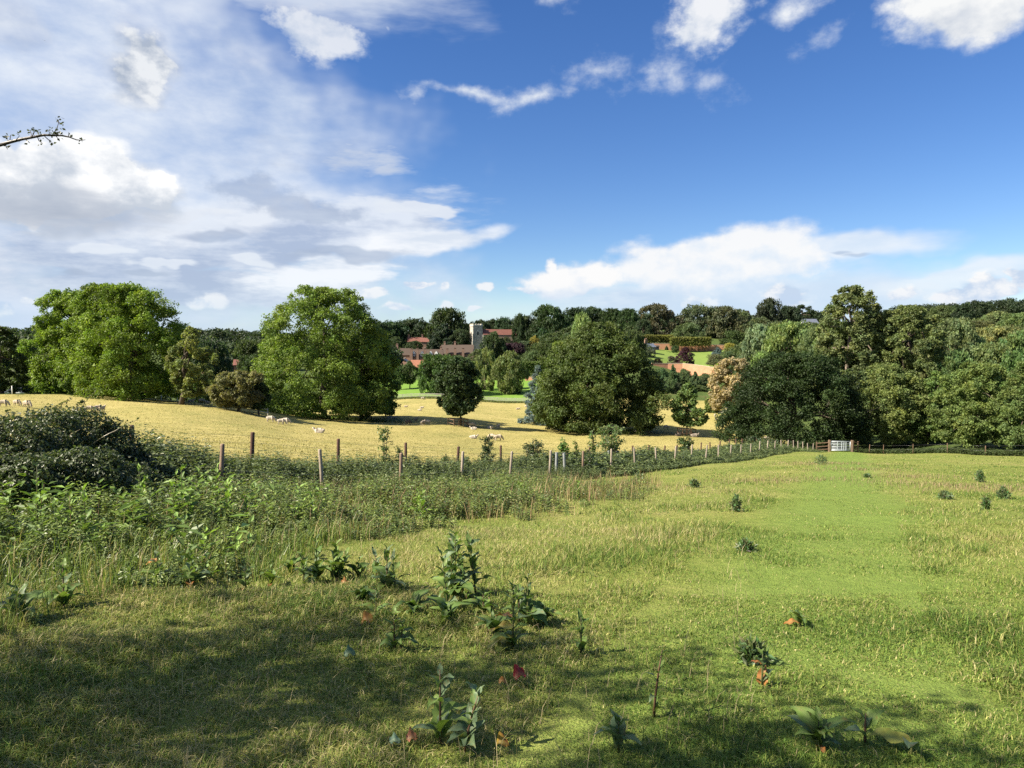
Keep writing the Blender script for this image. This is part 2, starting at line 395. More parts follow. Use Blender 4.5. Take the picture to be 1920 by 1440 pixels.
lay([(790,455,165,34,.17)], t.mix(t.lin(n_s, .35, .6), (.76, .83, .93), WHITE), .95, 2.0, 1.5, n_v, (0., .9))
lay([(790,392,85,17),(180,465,70,13),(290,498,70,9),(470,485,45,12),(330,402,120,11)], palec, .9, 2.0, 2.2, n_f, (.0, .7))
lay([(650,480,140,14),(150,516,36,8),(265,516,55,7),(400,440,80,12)], darkc, .75, 1.6, 2.2, n_f, (0., .8))
lay([(120,385,270,42,-.02)], t.mix(t.lin(n_f, .3, .7), (.46, .52, .64), (.56, .61, .70)), .9, 2., 1.6, n_f)
lay([(60,335,110,66),(180,325,105,58,-.1),(285,350,90,42,-.2),(-20,335,90,66),(130,355,220,50)], t.mix(t.m('MULTIPLY_ADD', relief, .7, t.lin(E0, .17, .25, .25, 1.), clamp=True), (.62, .68, .77), (1.05, 1.06, 1.07)), 1., 3.2, 3.4, n_m, (-.05, .9))
lay([(100,392,280,40,-.02)], t.mix(t.lin(n_f, .3, .7), (.44, .50, .61), (.57, .62, .71)), .95, 1.7, 1.8, n_f)
cum(258, 118, 78, 64, 0, 2.2, 3.6, -.9, .5, (.44, .51, .63), (.86, .89, .93), 1.0, 1.)
cum(25, 40, 60, 45, 0, 1.8, 2.4, -.9, .6, (.55, .61, .72), (.8, .84, .9), .6, .55)
cum(590, 58, 100, 42, -.1, 1.7, 4.4, -1.0, .6, (.62, .70, .82), (.92, .94, .97), .9, .85)
cum(1340, 25, 95, 60, .2, 2.0, 4.2, -1.1, .4, (.66, .73, .83), (.95, .96, .98), .8, .95)
cum(1800, 5, 165, 66, -.12, 2.4, 3.2, -1.2, .2, (.66, .71, .79), (.97, .98, .98), .6)
wisp = t.mix(t.m('MULTIPLY_ADD', relief, .8, .6, clamp=True), (.66, .74, .86), (.95, .97, .99))
lay([(1000,185,75,24,.1),(890,172,95,13,-.15),(1475,15,60,22,.1)], wisp, .95, 1.3, 2.8, n_c, (-.3, 1.7))
lay([(1215,118,36,62,-.5),(1268,120,36,40,-.5),(1340,158,55,24,.05),(1125,130,70,22,.3),(1530,72,50,20,.5),(600,112,45,22,-.4),(435,75,40,30,-.4),(480,115,40,18,-.5),(770,172,24,14),(730,60,12,10),(1040,2,40,14)], wisp, .75, 1.0, 3.2, n_c, (-.35, 1.9))
# storm anvil over the right skyline
lay([(1480,560,560,75),(1290,545,340,60,.12)], t.mix(t.lin(n_v, .35, .65), (.66, .79, .95), (.80, .88, .99)), .9, 1.9, .9, n_s)
lay([(1560,462,270,30,.035),(1800,520,240,30,.12)], t.mix(t.lin(n_s, .35, .6), (.78, .87, .97), (.92, .96, 1.)), .82, 2.2, .7, n_s)
cum(1330, 496, 250, 66, .12, 3.2, 2.4, -1.1, .1, (.72, .84, .98), (1., 1., 1.), .55, .96)
cum(1085, 525, 115, 36, .12, 2.6, 3.2, -1., -.1, (.72, .82, .95), (1., 1., 1.), .6)
lay([(1150,560,210,26)], t.mix(t.lin(n_f, .4, .6), (.56, .69, .88), (.80, .88, .97)), .75, 1.6, 1.8, n_f)
puff = t.mix(t.m('MULTIPLY_ADD', relief, 1.3, .68, clamp=True), (.60, .72, .89), (1., 1., 1.))
lay([(1042,503,20,16),(1470,552,60,24),(1850,545,75,28),(1700,545,40,18),(1790,552,60,16),(1915,530,30,22),(785,528,34,10)], puff, 1., 2.4, 2.6, n_c, (0., .9))
lay([(1310,570,45,12),(840,538,20,13),(905,545,24,9),(845,572,20,12),(745,576,45,10),(890,578,20,6),(15,580,30,16),(65,570,18,9),(400,570,45,15),(690,545,50,14),(1000,548,40,10)], puff, .9, 2.2, 2.6, n_c, (0., .9))
lay([(1575,472,28,4,-.08),(1612,478,40,4,-.08)], darkc, .7, 1.6, 1.6, n_f)
pale = t.smooth(E0, .10, .0)                                  # thin cloud deck low all round
comp(t.m('MULTIPLY', pale, t.lin(n_f, .3, .65, .45, .85)), t.mix(0., (.52, .69, .93), (.52, .69, .93)))
front = t.smooth(E0, -.02, .0)
b1 = t.n('ShaderNodeBackground'); t.L.new(hs.outputs[0], b1.inputs[0]); b1.inputs[1].default_value = SKY_STR
b2 = t.n('ShaderNodeBackground'); t.L.new(CL, b2.inputs[0]); b2.inputs[1].default_value = CLOUD_STR
mx = t.n('ShaderNodeMixShader'); t.L.new(t.m('MULTIPLY', AL, front), mx.inputs[0]); t.L.new(b1.outputs[0], mx.inputs[1]); t.L.new(b2.outputs[0], mx.inputs[2])
t.L.new(mx.outputs[0], t.n('ShaderNodeOutputWorld').inputs[0])
S.view_settings.view_transform = 'Standard'; S.view_settings.look = 'None'; S.view_settings.gamma = 1
S.view_settings.exposure = EXPO
S.cycles.max_bounces = 5; S.cycles.diffuse_bounces = 3; S.cycles.glossy_bounces = 2; S.cycles.transmission_bounces = 3; S.cycles.transparent_max_bounces = 4
S.cycles.use_denoising = False
# ------------------------------------------------------------------ leaves and trees
def leaf_quads(P, U, Sd, L, Wd, fold=.15, tipdrop=.0):
    """rhombic leaves: base P, axis U, side Sd; returns V (n*4,3), quads"""
    N = np.cross(U, Sd); L = L[:,None]; Wd = Wd[:,None]
    a = P; b = P + U*L*.45 + Sd*Wd*.5 + N*Wd*fold; c = P + U*L - N*L*tipdrop; d_ = P + U*L*.45 - Sd*Wd*.5 + N*Wd*fold
    V = np.stack([a, b, c, d_], 1).reshape(-1, 3)
    Q = np.arange(len(P)*4).reshape(-1, 4)
    return V, Q
PROF = {
 'dome':  lambda t: np.sqrt(np.clip(1 - np.clip((t - .18) / .82, 0, 1) ** 2.1, 0, 1)) * np.clip(.88 + t * 1.2, 0, 1),
 'round': lambda t: np.clip(1 - np.abs(2 * t - .9) ** 2.3 / 1.25, 0.03, 1) ** .6,
 'egg':   lambda t: np.clip(np.sin(PI * np.clip(t, 0, 1) ** .72), 0.05, 1) ** .75,
 'peak':  lambda t: np.where(t < .38, .86 + .14*np.sin(PI*np.clip(t/.76, 0, 1)), np.clip(1 - (np.clip(t - .38, 0, 1)/.62)**1.25, .02, 1)**.8),
 'cone':  lambda t: np.clip(1.02 - t, 0.02, 1) ** .85 * np.clip(.6 + 3 * t, 0, 1),
 'column':lambda t: np.clip(1 - np.abs(2 * t - .95) ** 3.2, 0.05, 1) ** .7,
 'bush':  lambda t: np.sqrt(np.clip(1 - t ** 2, 0.01, 1)),
}
def crown_arrays(seed, rx, ry, h, prof='dome', nl=46, lr=.30, sub=12, leaves=44, leaf=.35, gap=.0, var=.24, hue=.06, flat=.75, asp=.62, ragged=.07, lean=0., droop=.25, zs=None):
    """leaf clumps gathered in lobes on the outline of a crown; z from 0 to h"""
    R = np.random.default_rng(seed); f = PROF[prof]
    zs = min(1., rx / h) if zs is None else zs        # keeps the lobes round whatever the crown's height
    # lobe centres spread over the profile
    tg = np.linspace(0, 1, 200); fg = f(tg); wg = fg * np.sqrt(1 + (np.gradient(fg, tg).clip(-6, 6) * zs) ** 2) + .03; cg = np.cumsum(wg); cg /= cg[-1]
    t = np.interp((np.arange(nl) + .5) / nl, cg, tg); t = np.clip(t + R.normal(0, .02, nl), .02, .98)
    ph = np.arange(nl) * 2.399963 + R.normal(0, .3, nl)
    rr = f(t); inner = R.random(nl) < .25
    k = (1 + R.normal(0, ragged, nl))
    rho = np.clip(rr - lr * .62, 0, 1) * k * np.where(inner, R.uniform(.1, .7, nl), 1)
    Lc = np.stack([rho*np.cos(ph), rho*np.sin(ph), np.clip(t, lr*zs*.5, 1 - lr*zs*.75)], 1)
    Lr = lr * R.uniform(.8, 1.15, nl) * np.clip(rr + .45, .6, 1.05)
    if gap:
        keep = R.random(nl) > gap; Lc, Lr = Lc[keep], Lr[keep]
    m = len(Lc)
    # clumps on each lobe
    D = unit(R.normal(size=(m, sub, 3)) + np.array([0, 0, .25]))
    out = unit(np.concatenate([Lc[:,:2], (Lc[:,2:]-.4)*.8], 1))
    D = unit(D + .55 * out[:,None])
    sc = Lc[:,None] + D * (Lr[:,None,None] * R.uniform(.55, 1.05, (m, sub, 1))) * np.array([1, 1, .85*zs])
    sc = sc.reshape(-1, 3); cr = np.repeat(Lr, sub) * R.uniform(.30, .52, m*sub)
    tone = (1 + R.normal(0, var*.6, m*sub)) * np.repeat(1 + R.normal(0, var*.45, m), sub)
    hu = R.normal(0, hue, m*sub) + np.repeat(R.normal(0, hue*.6, m), sub)
    n = len(sc)
    E = R.normal(size=(n, leaves, 3)); E = unit(E) * R.random((n, leaves, 1)) ** .45
    P = sc[:,None] + E * cr[:,None,None] * np.array([1, 1, flat*zs])
    P = P.reshape(-1, 3); P[:,2] = np.clip(P[:,2], 0, 1.03)
    P = P * np.array([rx, ry, h]); P[:,0] += lean * P[:,2]
    nn = len(P)
    No = unit(E.reshape(-1, 3) * .8 + R.normal(size=(nn, 3)) * .65 + np.array([0, 0, .55]))
    U = unit(np.cross(No, R.normal(size=(nn, 3))) + np.array([0, 0, -droop])); Sd = unit(np.cross(No, U))
    L = leaf * R.uniform(.6, 1.35, nn)
    V, Q = leaf_quads(P, U, Sd, L, L * asp)
    tn = np.repeat(tone, leaves) * (1 + R.normal(0, .13, nn)); hv = np.repeat(hu, leaves) + R.normal(0, .05, nn)
    T = np.stack([tn * (1 + hv), tn * (1 + .25*hv), tn * (1 - .6*hv)], 1).clip(.25, 2.2)
    return V, Q, np.repeat(T, 4, 0), Lc * np.array([rx, ry, h])
def limbs(acc, base, top, r, targets, R, k=7, kink=.05, nb=9):
    b = np.array(base, float); tp = np.array(top, float); n = 6
    s = np.linspace(0, 1, n)[:,None]
    P = b + (tp - b) * s; H = np.linalg.norm(tp - b)
    P[1:-1,:2] += R.normal(0, kink * H * .4, (n-2, 2))
    rad = r * np.array([1.45, 1.0, .86, .7, .5, .25])
    acc.tube(P, rad, k)
    for tg in targets[:nb]:
        i = R.integers(1, 5); a = P[i] + (P[i+1]-P[i]) * R.random()
        mid = (a + tg) / 2 + R.normal(0, .04*H, 3) + np.array([0, 0, .04*H])
        acc.tube([a, a*.5+mid*.5 + np.array([0,0,.02*H]), mid, mid*.4+tg*.6, tg], r * np.array([.5, .4, .3, .2, .08]), 5)
_seed = [100]
def tree(px, hw, top, bot, base, d, prof, col, label, name='broadleaf_tree', cat='tree', group=None, trunk_px=None, tr=None, leaf=None, dens=1., rz=0, mat=None, bark=None, depth=1., nb=9, **kw):
    """crown given by its outline in the photograph at distance d; trunk stands on the ground there"""
    _seed[0] += 1; sd_ = _seed[0]; R = np.random.default_rng(sd_)
    X = xpx(px, d); tx = xpx(trunk_px if trunk_px is not None else px, d)
    z0 = g1(tx, d); zt = zrow(top, d); zb = max(zrow(bot, d), z0 + .05); h = zt - zb; r = hw * d / F
    e = empty(name, (tx, d, z0 - .05), rz, label, cat, group)
    lf = leaf or max(.16, d * .0029)
    V, Q, T, Lc = crown_arrays(sd_, r, r * depth, h, prof, leaf=lf, leaves=int(44 * dens), **kw)
    off = np.array([X - tx, 0, zb - z0 + .05]); V = V + off; Lc = Lc + off
    link('crown', mesh_np('crown', V, [Q], T), mat or M_leaf, e, col)
    ac = Acc(); rt = tr or max(.08, .022 * (zt - z0) + .01*r)
    order = R.permutation(len(Lc))
    limbs(ac, (0, 0, -.2), ((X-tx)*.8, 0, zb - z0 + h * .72), rt, Lc[order], R, nb=nb)
    link('trunk', ac.mesh('trunk', True, False), bark or M_bark, e)
    return e
# prototypes for the far trees: unit crowns (radius 1, height 1) shared by copies
_protos = {}
def proto(kind, i):
    key = (kind, i)
    if key not in _protos:
        big = kind.startswith('big_')
        kw = dict(dome=dict(prof='dome', nl=34, lr=.34), round=dict(prof='round', nl=34, lr=.34), cone=dict(prof='cone', nl=40, lr=.24), column=dict(prof='column', nl=34, lr=.34),
                  egg=dict(prof='egg', nl=36, lr=.32), bush=dict(prof='bush', nl=24, lr=.40), airy=dict(prof='round', nl=38, lr=.26, gap=.25, ragged=.22), cedar=dict(prof='cone', nl=46, lr=.26, flat=.3, ragged=.25),
                  willow=dict(prof='dome', nl=36, lr=.30, droop=1.2))[kind]
        V, Q, T, Lc = crown_arrays(900 + 17*i + sum(map(ord, kind)), 1, 1, 1, leaf=.075, sub=11, leaves=32, zs=.62, **kw)
        ac = Acc(); limbs(ac, (0,0,-.02), (0,0,.8), .05, Lc[::3], np.random.default_rng(i), k=5)
        _protos[key] = (mesh_np('crown', V, [Q], T), ac.mesh('trunk', True, False))
        _protos[key][0].materials.append(M_leaf); _protos[key][1].materials.append(M_bark)
    return _protos[key]
def far(px, hw, top, bot, d, kind, col, label, name='broadleaf_tree', cat='tree', group=None, trunk=None, base=None):
    _seed[0] += 1; R = random.Random(_seed[0])
    cm, tm = proto(kind, R.randrange(2)); X = xpx(px, d); z0 = zrow(base, d) if base else g1(X, d); zt = zrow(top, d); zb = max(min(zrow(bot, d), zt - 1), z0)
    if trunk is None: trunk = cat == 'tree'
    r = hw * d / F
    e = empty(name, (X, d, z0), R.uniform(0, 6.28), label, cat, group)
    c = link('crown' if cat == 'tree' else 'foliage', cm, None, e, tuple(x * R.uniform(.9, 1.12) for x in col)); c.scale = (r, r, zt - zb); c.location = (0, 0, zb - z0)
    if trunk:
        o = link('trunk', tm, None, e); o.scale = (min(r, 9), min(r, 9), (zt - z0) * .9)
    return e
# palette (leaf albedo)
LIME=(.145,.215,.03); WALN=(.135,.195,.038); OAK=(.03,.052,.016); CHEST=(.074,.106,.028); DARK=(.034,.056,.024); MIDG=(.062,.098,.028); OLIVE=(.115,.125,.045)
TAN=(.31,.255,.145); CEDAR=(.13,.18,.19); SILV=(.17,.22,.11); YEL=(.27,.26,.05); PURP=(.045,.018,.026); PALE=(.15,.19,.055); WOOD_=(.085,.108,.038); HAZEL=(.13,.165,.05); SPRUCE=(.07,.11,.10); GOLDH=(.15,.155,.035)
# --- trees standing in the park
tree(128, 68, 545, 742, 745, 117, 'dome', LIME, 'lime green broad tree, left one of the close pair on the field crest', trunk_px=133, nl=100, lr=.26, sub=13, dens=1.2, var=.2)
tree(196, 66, 530, 738, 745, 113, 'dome', tuple(x*.9 for x in LIME), 'tallest tree of the clump on the left field crest, between its two neighbours', trunk_px=196, nl=100, lr=.26, sub=13, dens=1.2)
tree(250, 93, 534, 744, 747, 107, 'dome', tuple(x*.98 for x in LIME), 'big dense domed tree on the left field crest with a sheep beside its trunk', trunk_px=240, nl=120, lr=.23, sub=14, dens=1.2, tr=.5)
tree(357, 42, 612, 742, 757, 102, 'egg', (.17,.195,.06), 'loose yellowish tree with a leaning dark trunk right of the big domed tree', trunk_px=337, nl=44, lr=.26, gap=.1, ragged=.2, tr=.3)
tree(0, 38, 612, 735, 740, 104, 'dome', (.05,.075,.02), 'dark tree cut off by the left edge of the photo', nl=40, lr=.28)
tree(608, 118, 538, 772, 783, 125, 'dome', WALN, 'large spreading walnut tree alone in the straw field', name='walnut_tree', trunk_px=608, nl=165, lr=.19, sub=13, dens=1.1, ragged=.07, tr=.42, nb=16)
tree(692, 58, 628, 776, 782, 131, 'dome', tuple(x*.78 for x in WALN), 'darker round tree close behind the right side of the walnut', trunk_px=676, nl=46, lr=.26, dens=1.1, tr=.3)
tree(642, 30, 700, 772, 781, 136, 'round', tuple(x*.8 for x in WALN), 'small thin-trunked tree under the walnut, beside its thick trunk', trunk_px=640, nl=26, lr=.32)
tree(722, 14, 735, 775, 777, 140, 'bush', (.03,.04,.02), 'small very dark shrub at the right foot of the walnut', name='shrub', cat='shrub', nl=16, lr=.42)
tree(446, 49, 697, 762, 769, 98.5, 'round', (.16,.155,.065), 'olive brown low tree left of the walnut with a rail beside it', trunk_px=444, nl=40, lr=.26, dens=1.2, hue=.05)
tree(483, 20, 715, 764, 771, 100, 'round', (.045,.07,.022), 'small dark green tree squeezed between the brown tree and the walnut', nl=22, lr=.34)
tree(858, 37, 668, 777, 797, 122, 'column', (.044,.072,.026), 'slender dark green tree inside a wooden rail guard in mid field', trunk_px=863, nl=80, lr=.30, sub=11, dens=1.0, ragged=.2, tr=.16)
tree(1122, 113, 603, 801, 810, 126, 'peak', CHEST, 'very large dark chestnut tree in the middle of the field', name='chestnut_tree', trunk_px=1082, nl=170, lr=.21, sub=14, dens=1.3, leaf=.38, ragged=.13, tr=.5, hue=.06, lean=-.02)
tree(1038, 30, 700, 800, 801, 130, 'round', tuple(x*.8 for x in CHEST), 'smaller tree tucked against the left side of the chestnut', trunk_px=1028, nl=30, lr=.32, tr=.25)
tree(1008, 34, 684, 802, 803, 140, 'cone', CEDAR, 'pale blue cedar behind the left flank of the chestnut', name='blue_cedar', nl=46, lr=.24, flat=.4, ragged=.28, hue=.04, asp=.3)
tree(1290, 30, 716, 797, 815, 120, 'peak', (.11,.165,.05), 'young tree with open crown in a square wooden guard', trunk_px=1289, nl=56, lr=.25, gap=.22, ragged=.2, tr=.12, dens=.6)
tree(1398, 20, 758, 806, 818, 128, 'round', (.11,.17,.03), 'bright green young tree in the guard left of the dark oak', trunk_px=1402, nl=18, lr=.36, tr=.1)
tree(1374, 42, 672, 765, 777, 152, 'dome', TAN, 'tan brown tree behind the left edge of the dark oak', trunk_px=1368, nl=44, lr=.26, hue=.04, var=.16)
tree(1340, 14, 742, 776, 778, 163, 'round', (.15,.19,.06), 'small pale shrubby tree left of the white field gate', trunk_px=1338, nl=14, lr=.4)
tree(1490, 124, 664, 826, 848, 88, 'dome', OAK, 'broad dark oak beside the galvanised gate', name='oak_tree', trunk_px=1490, nl=115, lr=.21, sub=14, dens=1.3, leaf=.24, hue=.05, tr=.45, var=.26, depth=.62)
# --- wood at the right
tree(1662, 70, 682, 824, 846, 91, 'dome', HAZEL, 'pale green hazel-like tree right behind the gate', trunk_px=1680, nl=84, lr=.24, dens=1.25, leaf=.24, bark=M_barkpale, tr=.16, ragged=.18)
tree(1758, 44, 694, 826, 848, 88, 'egg', (.09,.14,.036), 'darker narrow tree between two paler trees along the wood fence', trunk_px=1745, nl=44, lr=.28, leaf=.24, tr=.14)
tree(1846, 72, 680, 830, 852, 78, 'dome', (.12,.165,.046), 'wide bushy tree at the wood fence near the right edge', trunk_px=1838, nl=90, lr=.23, dens=1.3, leaf=.22, tr=.16, ragged=.18)
tree(1940, 52, 672, 838, 858, 68, 'dome', (.105,.15,.045), 'tree cut off by the right edge of the photo at the wood fence', nl=46, lr=.26, dens=1.2, leaf=.2)
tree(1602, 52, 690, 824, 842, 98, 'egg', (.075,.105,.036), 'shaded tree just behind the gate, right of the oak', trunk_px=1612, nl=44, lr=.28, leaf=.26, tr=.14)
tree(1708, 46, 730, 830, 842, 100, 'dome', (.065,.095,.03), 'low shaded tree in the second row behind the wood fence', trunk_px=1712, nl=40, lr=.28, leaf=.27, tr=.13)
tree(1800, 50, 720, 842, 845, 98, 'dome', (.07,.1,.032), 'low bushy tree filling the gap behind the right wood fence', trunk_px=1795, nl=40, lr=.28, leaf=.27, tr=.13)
tree(1595, 54, 536, 745, 770, 122, 'round', (.115,.145,.055), 'tallest tree of the right wood with its pale trunk showing', trunk_px=1594, nl=110, lr=.23, gap=.0, ragged=.12, bark=M_barkpale, tr=.42, nb=14)
tree(1702, 66, 572, 745, 765, 119, 'dome', (.11,.14,.048), 'broad olive tree right of the tallest tree in the right wood', trunk_px=1700, nl=95, lr=.22, ragged=.16, dens=1.1, tr=.4)
tree(1640, 44, 590, 745, 768, 124, 'round', (.105,.135,.048), 'olive tree filling between the tallest tree and its broad right neighbour', nl=40, lr=.28)
tree(1555, 34, 600, 740, 760, 128, 'round', (.12,.16,.055), 'pale olive tree at the left shoulder of the tallest wood tree', nl=36, lr=.28)
# --- middle distance and skyline
g = 'trees on the ridge'
for a in [
 # left background
 (20, 45, 618, 690, 300, 'dome', DARK, 'dark wood tree behind the far left edge'), (62, 28, 622, 690, 280, 'round', DARK, 'dark tree on the skyline left of the domed trees'),
 (75, 45, 658, 745, 135, 'bush', (.08,.105,.045), 'dark bushy tree low behind the left pair of trees'), (110, 30, 690, 748, 130, 'bush', (.08,.11,.045), 'low hedge-like bush under the left lime green tree'),
 (392, 34, 640, 740, 220, 'dome', DARK, 'dark tree behind the yellowish leaning tree'), (425, 14, 655, 725, 240, 'cone', (.15,.17,.13), 'grey green pointed conifer behind the olive brown tree'),
 (468, 34, 640, 720, 260, 'dome', MIDG, 'mid green tree in the gap left of the walnut'), (487, 16, 700, 745, 160, 'round', YEL, 'yellow shrubby tree left of the walnut'),
 (372, 26, 700, 760, 130, 'bush', (.10,.135,.055), 'dark bush at the foot of the leaning tree'), (398, 22, 712, 765, 126, 'bush', (.095,.125,.05), 'dark rounded bush between leaning tree and brown tree'),
 (310, 40, 690, 752, 135, 'bush', (.065,.09,.035), 'black green bush in the shade right of the domed tree'), (470, 30, 668, 745, 200, 'dome', (.06,.09,.03), 'green tree with red roofs behind, left of the walnut'),
 # around the church
 (735, 34, 603, 660, 470, 'dome', DARK, 'dark rounded tree right of the walnut on the skyline'), (772, 34, 598, 660, 490, 'dome', (.04,.062,.026), 'dark tree above the hill house'),
 (708, 22, 606, 665, 460, 'round', DARK, 'dark tree touching the walnut on the skyline'), (743, 20, 632, 668, 430, 'egg', (.05,.072,.028), 'rounded dark tree left of the hill house'),
 (776, 16, 640, 665, 420, 'round', (.04,.06,.022), 'small dark tree below the hill house'), (838, 42, 580, 660, 480, 'dome', (.042,.068,.022), 'highest dark tree left of the church tower'),
 (832, 38, 606, 662, 455, 'cedar', (.028,.046,.024), 'flat layered cedar in front of the highest tree by the church'), (862, 20, 618, 660, 450, 'dome', DARK, 'dark tree touching the left side of the church tower'),
 (898, 22, 602, 650, 500, 'round', DARK, 'tree behind the battlements of the church tower'), (948, 26, 596, 650, 490, 'dome', DARK, 'dark tree behind the church roof ridge'),
 (925, 22, 600, 650, 510, 'airy', (.03,.05,.022), 'small skyline tree behind the nave roof'), (985, 26, 592, 650, 470, 'dome', (.036,.056,.022), 'dark tree right of the church roof'),
 (975, 14, 588, 650, 440, 'egg', DARK, 'narrow dark tree right of the church roof'), (1032, 40, 573, 652, 430, 'dome', (.04,.066,.024), 'large dark round tree right of the church on the skyline'),
 (1080, 30, 578, 640, 460, 'dome', DARK, 'dark skyline tree behind the pale poplar'), (1115, 30, 576, 640, 470, 'dome', DARK, 'dark skyline tree above the chestnut'),
 (1148, 26, 580, 640, 460, 'dome', (.036,.056,.02), 'dark skyline tree right above the chestnut'), (1178, 22, 580, 640, 430, 'dome', (.04,.064,.022), 'rounded dark tree left of the brownish skyline tree'),
 (925, 24, 623, 678, 330, 'egg', (.042,.07,.024), 'dense egg-shaped tree in front of the church nave'), (963, 23, 644, 680, 335, 'round', PURP, 'purple copper beech below the church', 'copper_beech'),
 (945, 18, 634, 678, 345, 'round', (.06,.085,.035), 'grey green tree between egg-shaped tree and copper beech'), (902, 26, 655, 685, 370, 'bush', (.07,.095,.04), 'bushy tree at the foot of the church tower'),
 (1002, 10, 630, 652, 350, 'egg', YEL, 'small golden yellow tree right of the copper beech'), (985, 18, 640, 680, 350, 'round', (.07,.10,.04), 'green tree right of the copper beech'),
 (1025, 28, 645, 690, 300, 'dome', (.06,.09,.026), 'green tree left of the chestnut crown'), (1000, 20, 658, 690, 290, 'bush', (.08,.11,.04), 'low green bush under the golden tree'),
 (1050, 22, 640, 690, 270, 'bush', (.11,.16,.03), 'bright green bush left of the chestnut crown top'),
 (1090, 27, 587, 690, 240, 'egg', (.17,.215,.07), 'pale yellow green poplar rising behind the chestnut'), (1150, 34, 605, 680, 260, 'dome', (.07,.092,.028), 'olive green tree right of the pale poplar'),
 (1185, 24, 620, 690, 255, 'dome', (.055,.08,.026), 'olive green tree at the right top edge of the chestnut'),
 # lawn trees
 (818, 34, 667, 737, 214, 'round', (.068,.11,.03), 'left dense round tree of the two on the green lawn'), (850, 40, 668, 738, 220, 'round', (.062,.10,.03), 'right dense round tree of the two on the green lawn'),
 (768, 16, 678, 718, 228, 'egg', (.06,.09,.032), 'small tree on the lawn in front of the orange roof'), (909, 20, 655, 730, 232, 'airy', (.17,.20,.07), 'pale airy birch on the lawn', 'birch_tree'),
 (958, 32, 660, 736, 224, 'egg', (.115,.15,.05), 'light olive egg-shaped tree on the lawn'), (748, 10, 690, 720, 226, 'round', (.06,.09,.03), 'small dark tree on the lawn touching the walnut'),
 # garden
 (1232, 40, 572, 640, 360, 'airy', (.075,.07,.035), 'brownish rounded tree alone on the garden skyline'), (1205, 18, 600, 640, 350, 'dome', DARK, 'dark tree left under the brownish skyline tree'),
 (1310, 34, 573, 645, 370, 'dome', (.085,.11,.05), 'grey green tall tree above the orange garden wall'), (1355, 38, 576, 650, 365, 'dome', (.08,.10,.045), 'grey green broad tree behind the garden hedges'),
 (1385, 24, 580, 650, 372, 'egg', (.075,.10,.045), 'grey green tree left of the brown gable'), (1290, 26, 606, 645, 350, 'bush', (.09,.12,.05), 'low grey green tree above the right clipped hedge'),
 (1420, 30, 596, 650, 350, 'dome', (.075,.098,.04), 'olive tree below the brown gable'), (1440, 28, 559, 640, 400, 'egg', (.032,.05,.022), 'tall dark tree right of the brown gable'),
 (1478, 24, 575, 640, 410, 'dome', DARK, 'dark skyline tree left of the white house'), (1502, 20, 572, 600, 470, 'airy', (.03,.045,.02), 'thin dark umbrella shaped tree behind the white house'),
 (1465, 34, 604, 650, 300, 'dome', (.095,.12,.05), 'olive tree in front of the white house'), (1376, 24, 620, 655, 320, 'bush', (.04,.065,.02), 'dark rounded bush at the right end of the clipped hedge'),
 (1425, 32, 610, 690, 205, 'willow', SILV, 'silvery pale green willow right of the garden', 'willow_tree'), (1482, 44, 604, 690, 190, 'dome', (.125,.165,.055), 'yellowish green tree right of the willow'),
 (1530, 34, 618, 700, 170, 'dome', (.11,.14,.055), 'light green tree left of the tallest wood tree'), (1432, 30, 660, 720, 165, 'bush', (.12,.17,.045), 'bright bush between willow and dark oak'),
 # right slope
 (1790, 40, 600, 700, 160, 'dome', (0.130,0.163,0.065), 'olive scrub tree on the right slope'), (1806, 26, 568, 604, 320, 'cedar', (.026,.045,.02), 'dark flat-topped pine on the right skyline', 'pine_tree'),
 (1765, 30, 575, 630, 330, 'dome', (0.085,0.111,0.039), 'green tree left of the dark pine'), (1868, 20, 583, 612, 280, 'egg', (0.143,0.182,0.078), 'pale green pointed tree right of the dark pine'),
 (1820, 40, 602, 632, 270, 'dome', (0.104,0.130,0.052), 'olive rounded tree under the dark pine'), (1905, 30, 588, 640, 250, 'dome', (0.117,0.156,0.058), 'green tree at the right edge below the ridge'),
 (1770, 26, 620, 690, 170, 'dome', (0.156,0.143,0.091), 'brownish scrub tree right of the olive wood tree'), (1822, 26, 624, 690, 160, 'egg', (0.130,0.195,0.104), 'bluish green young tree on the right slope'),
 (1870, 44, 612, 680, 170, 'dome', (0.150,0.189,0.065), 'broad light green tree on the right slope'), (1915, 40, 622, 700, 150, 'dome', (0.130,0.169,0.058), 'light green tree at the right edge of the slope'),
 (1860, 46, 646, 740, 118, 'dome', (0.117,0.182,0.065), 'fresh green tree above the right wood fence trees'), (1925, 46, 660, 760, 108, 'dome', (0.104,0.150,0.052), 'green tree above the edge tree at far right'),
 (1790, 40, 660, 760, 115, 'dome', (0.104,0.156,0.052), 'green tree rising between the fence trees at right'), (1740, 36, 640, 740, 140, 'dome', (0.117,0.150,0.052), 'olive green tree behind the narrow fence tree'),
]:
    far(*a[:7], a[7], *( [a[8]] if len(a) > 8 else []))
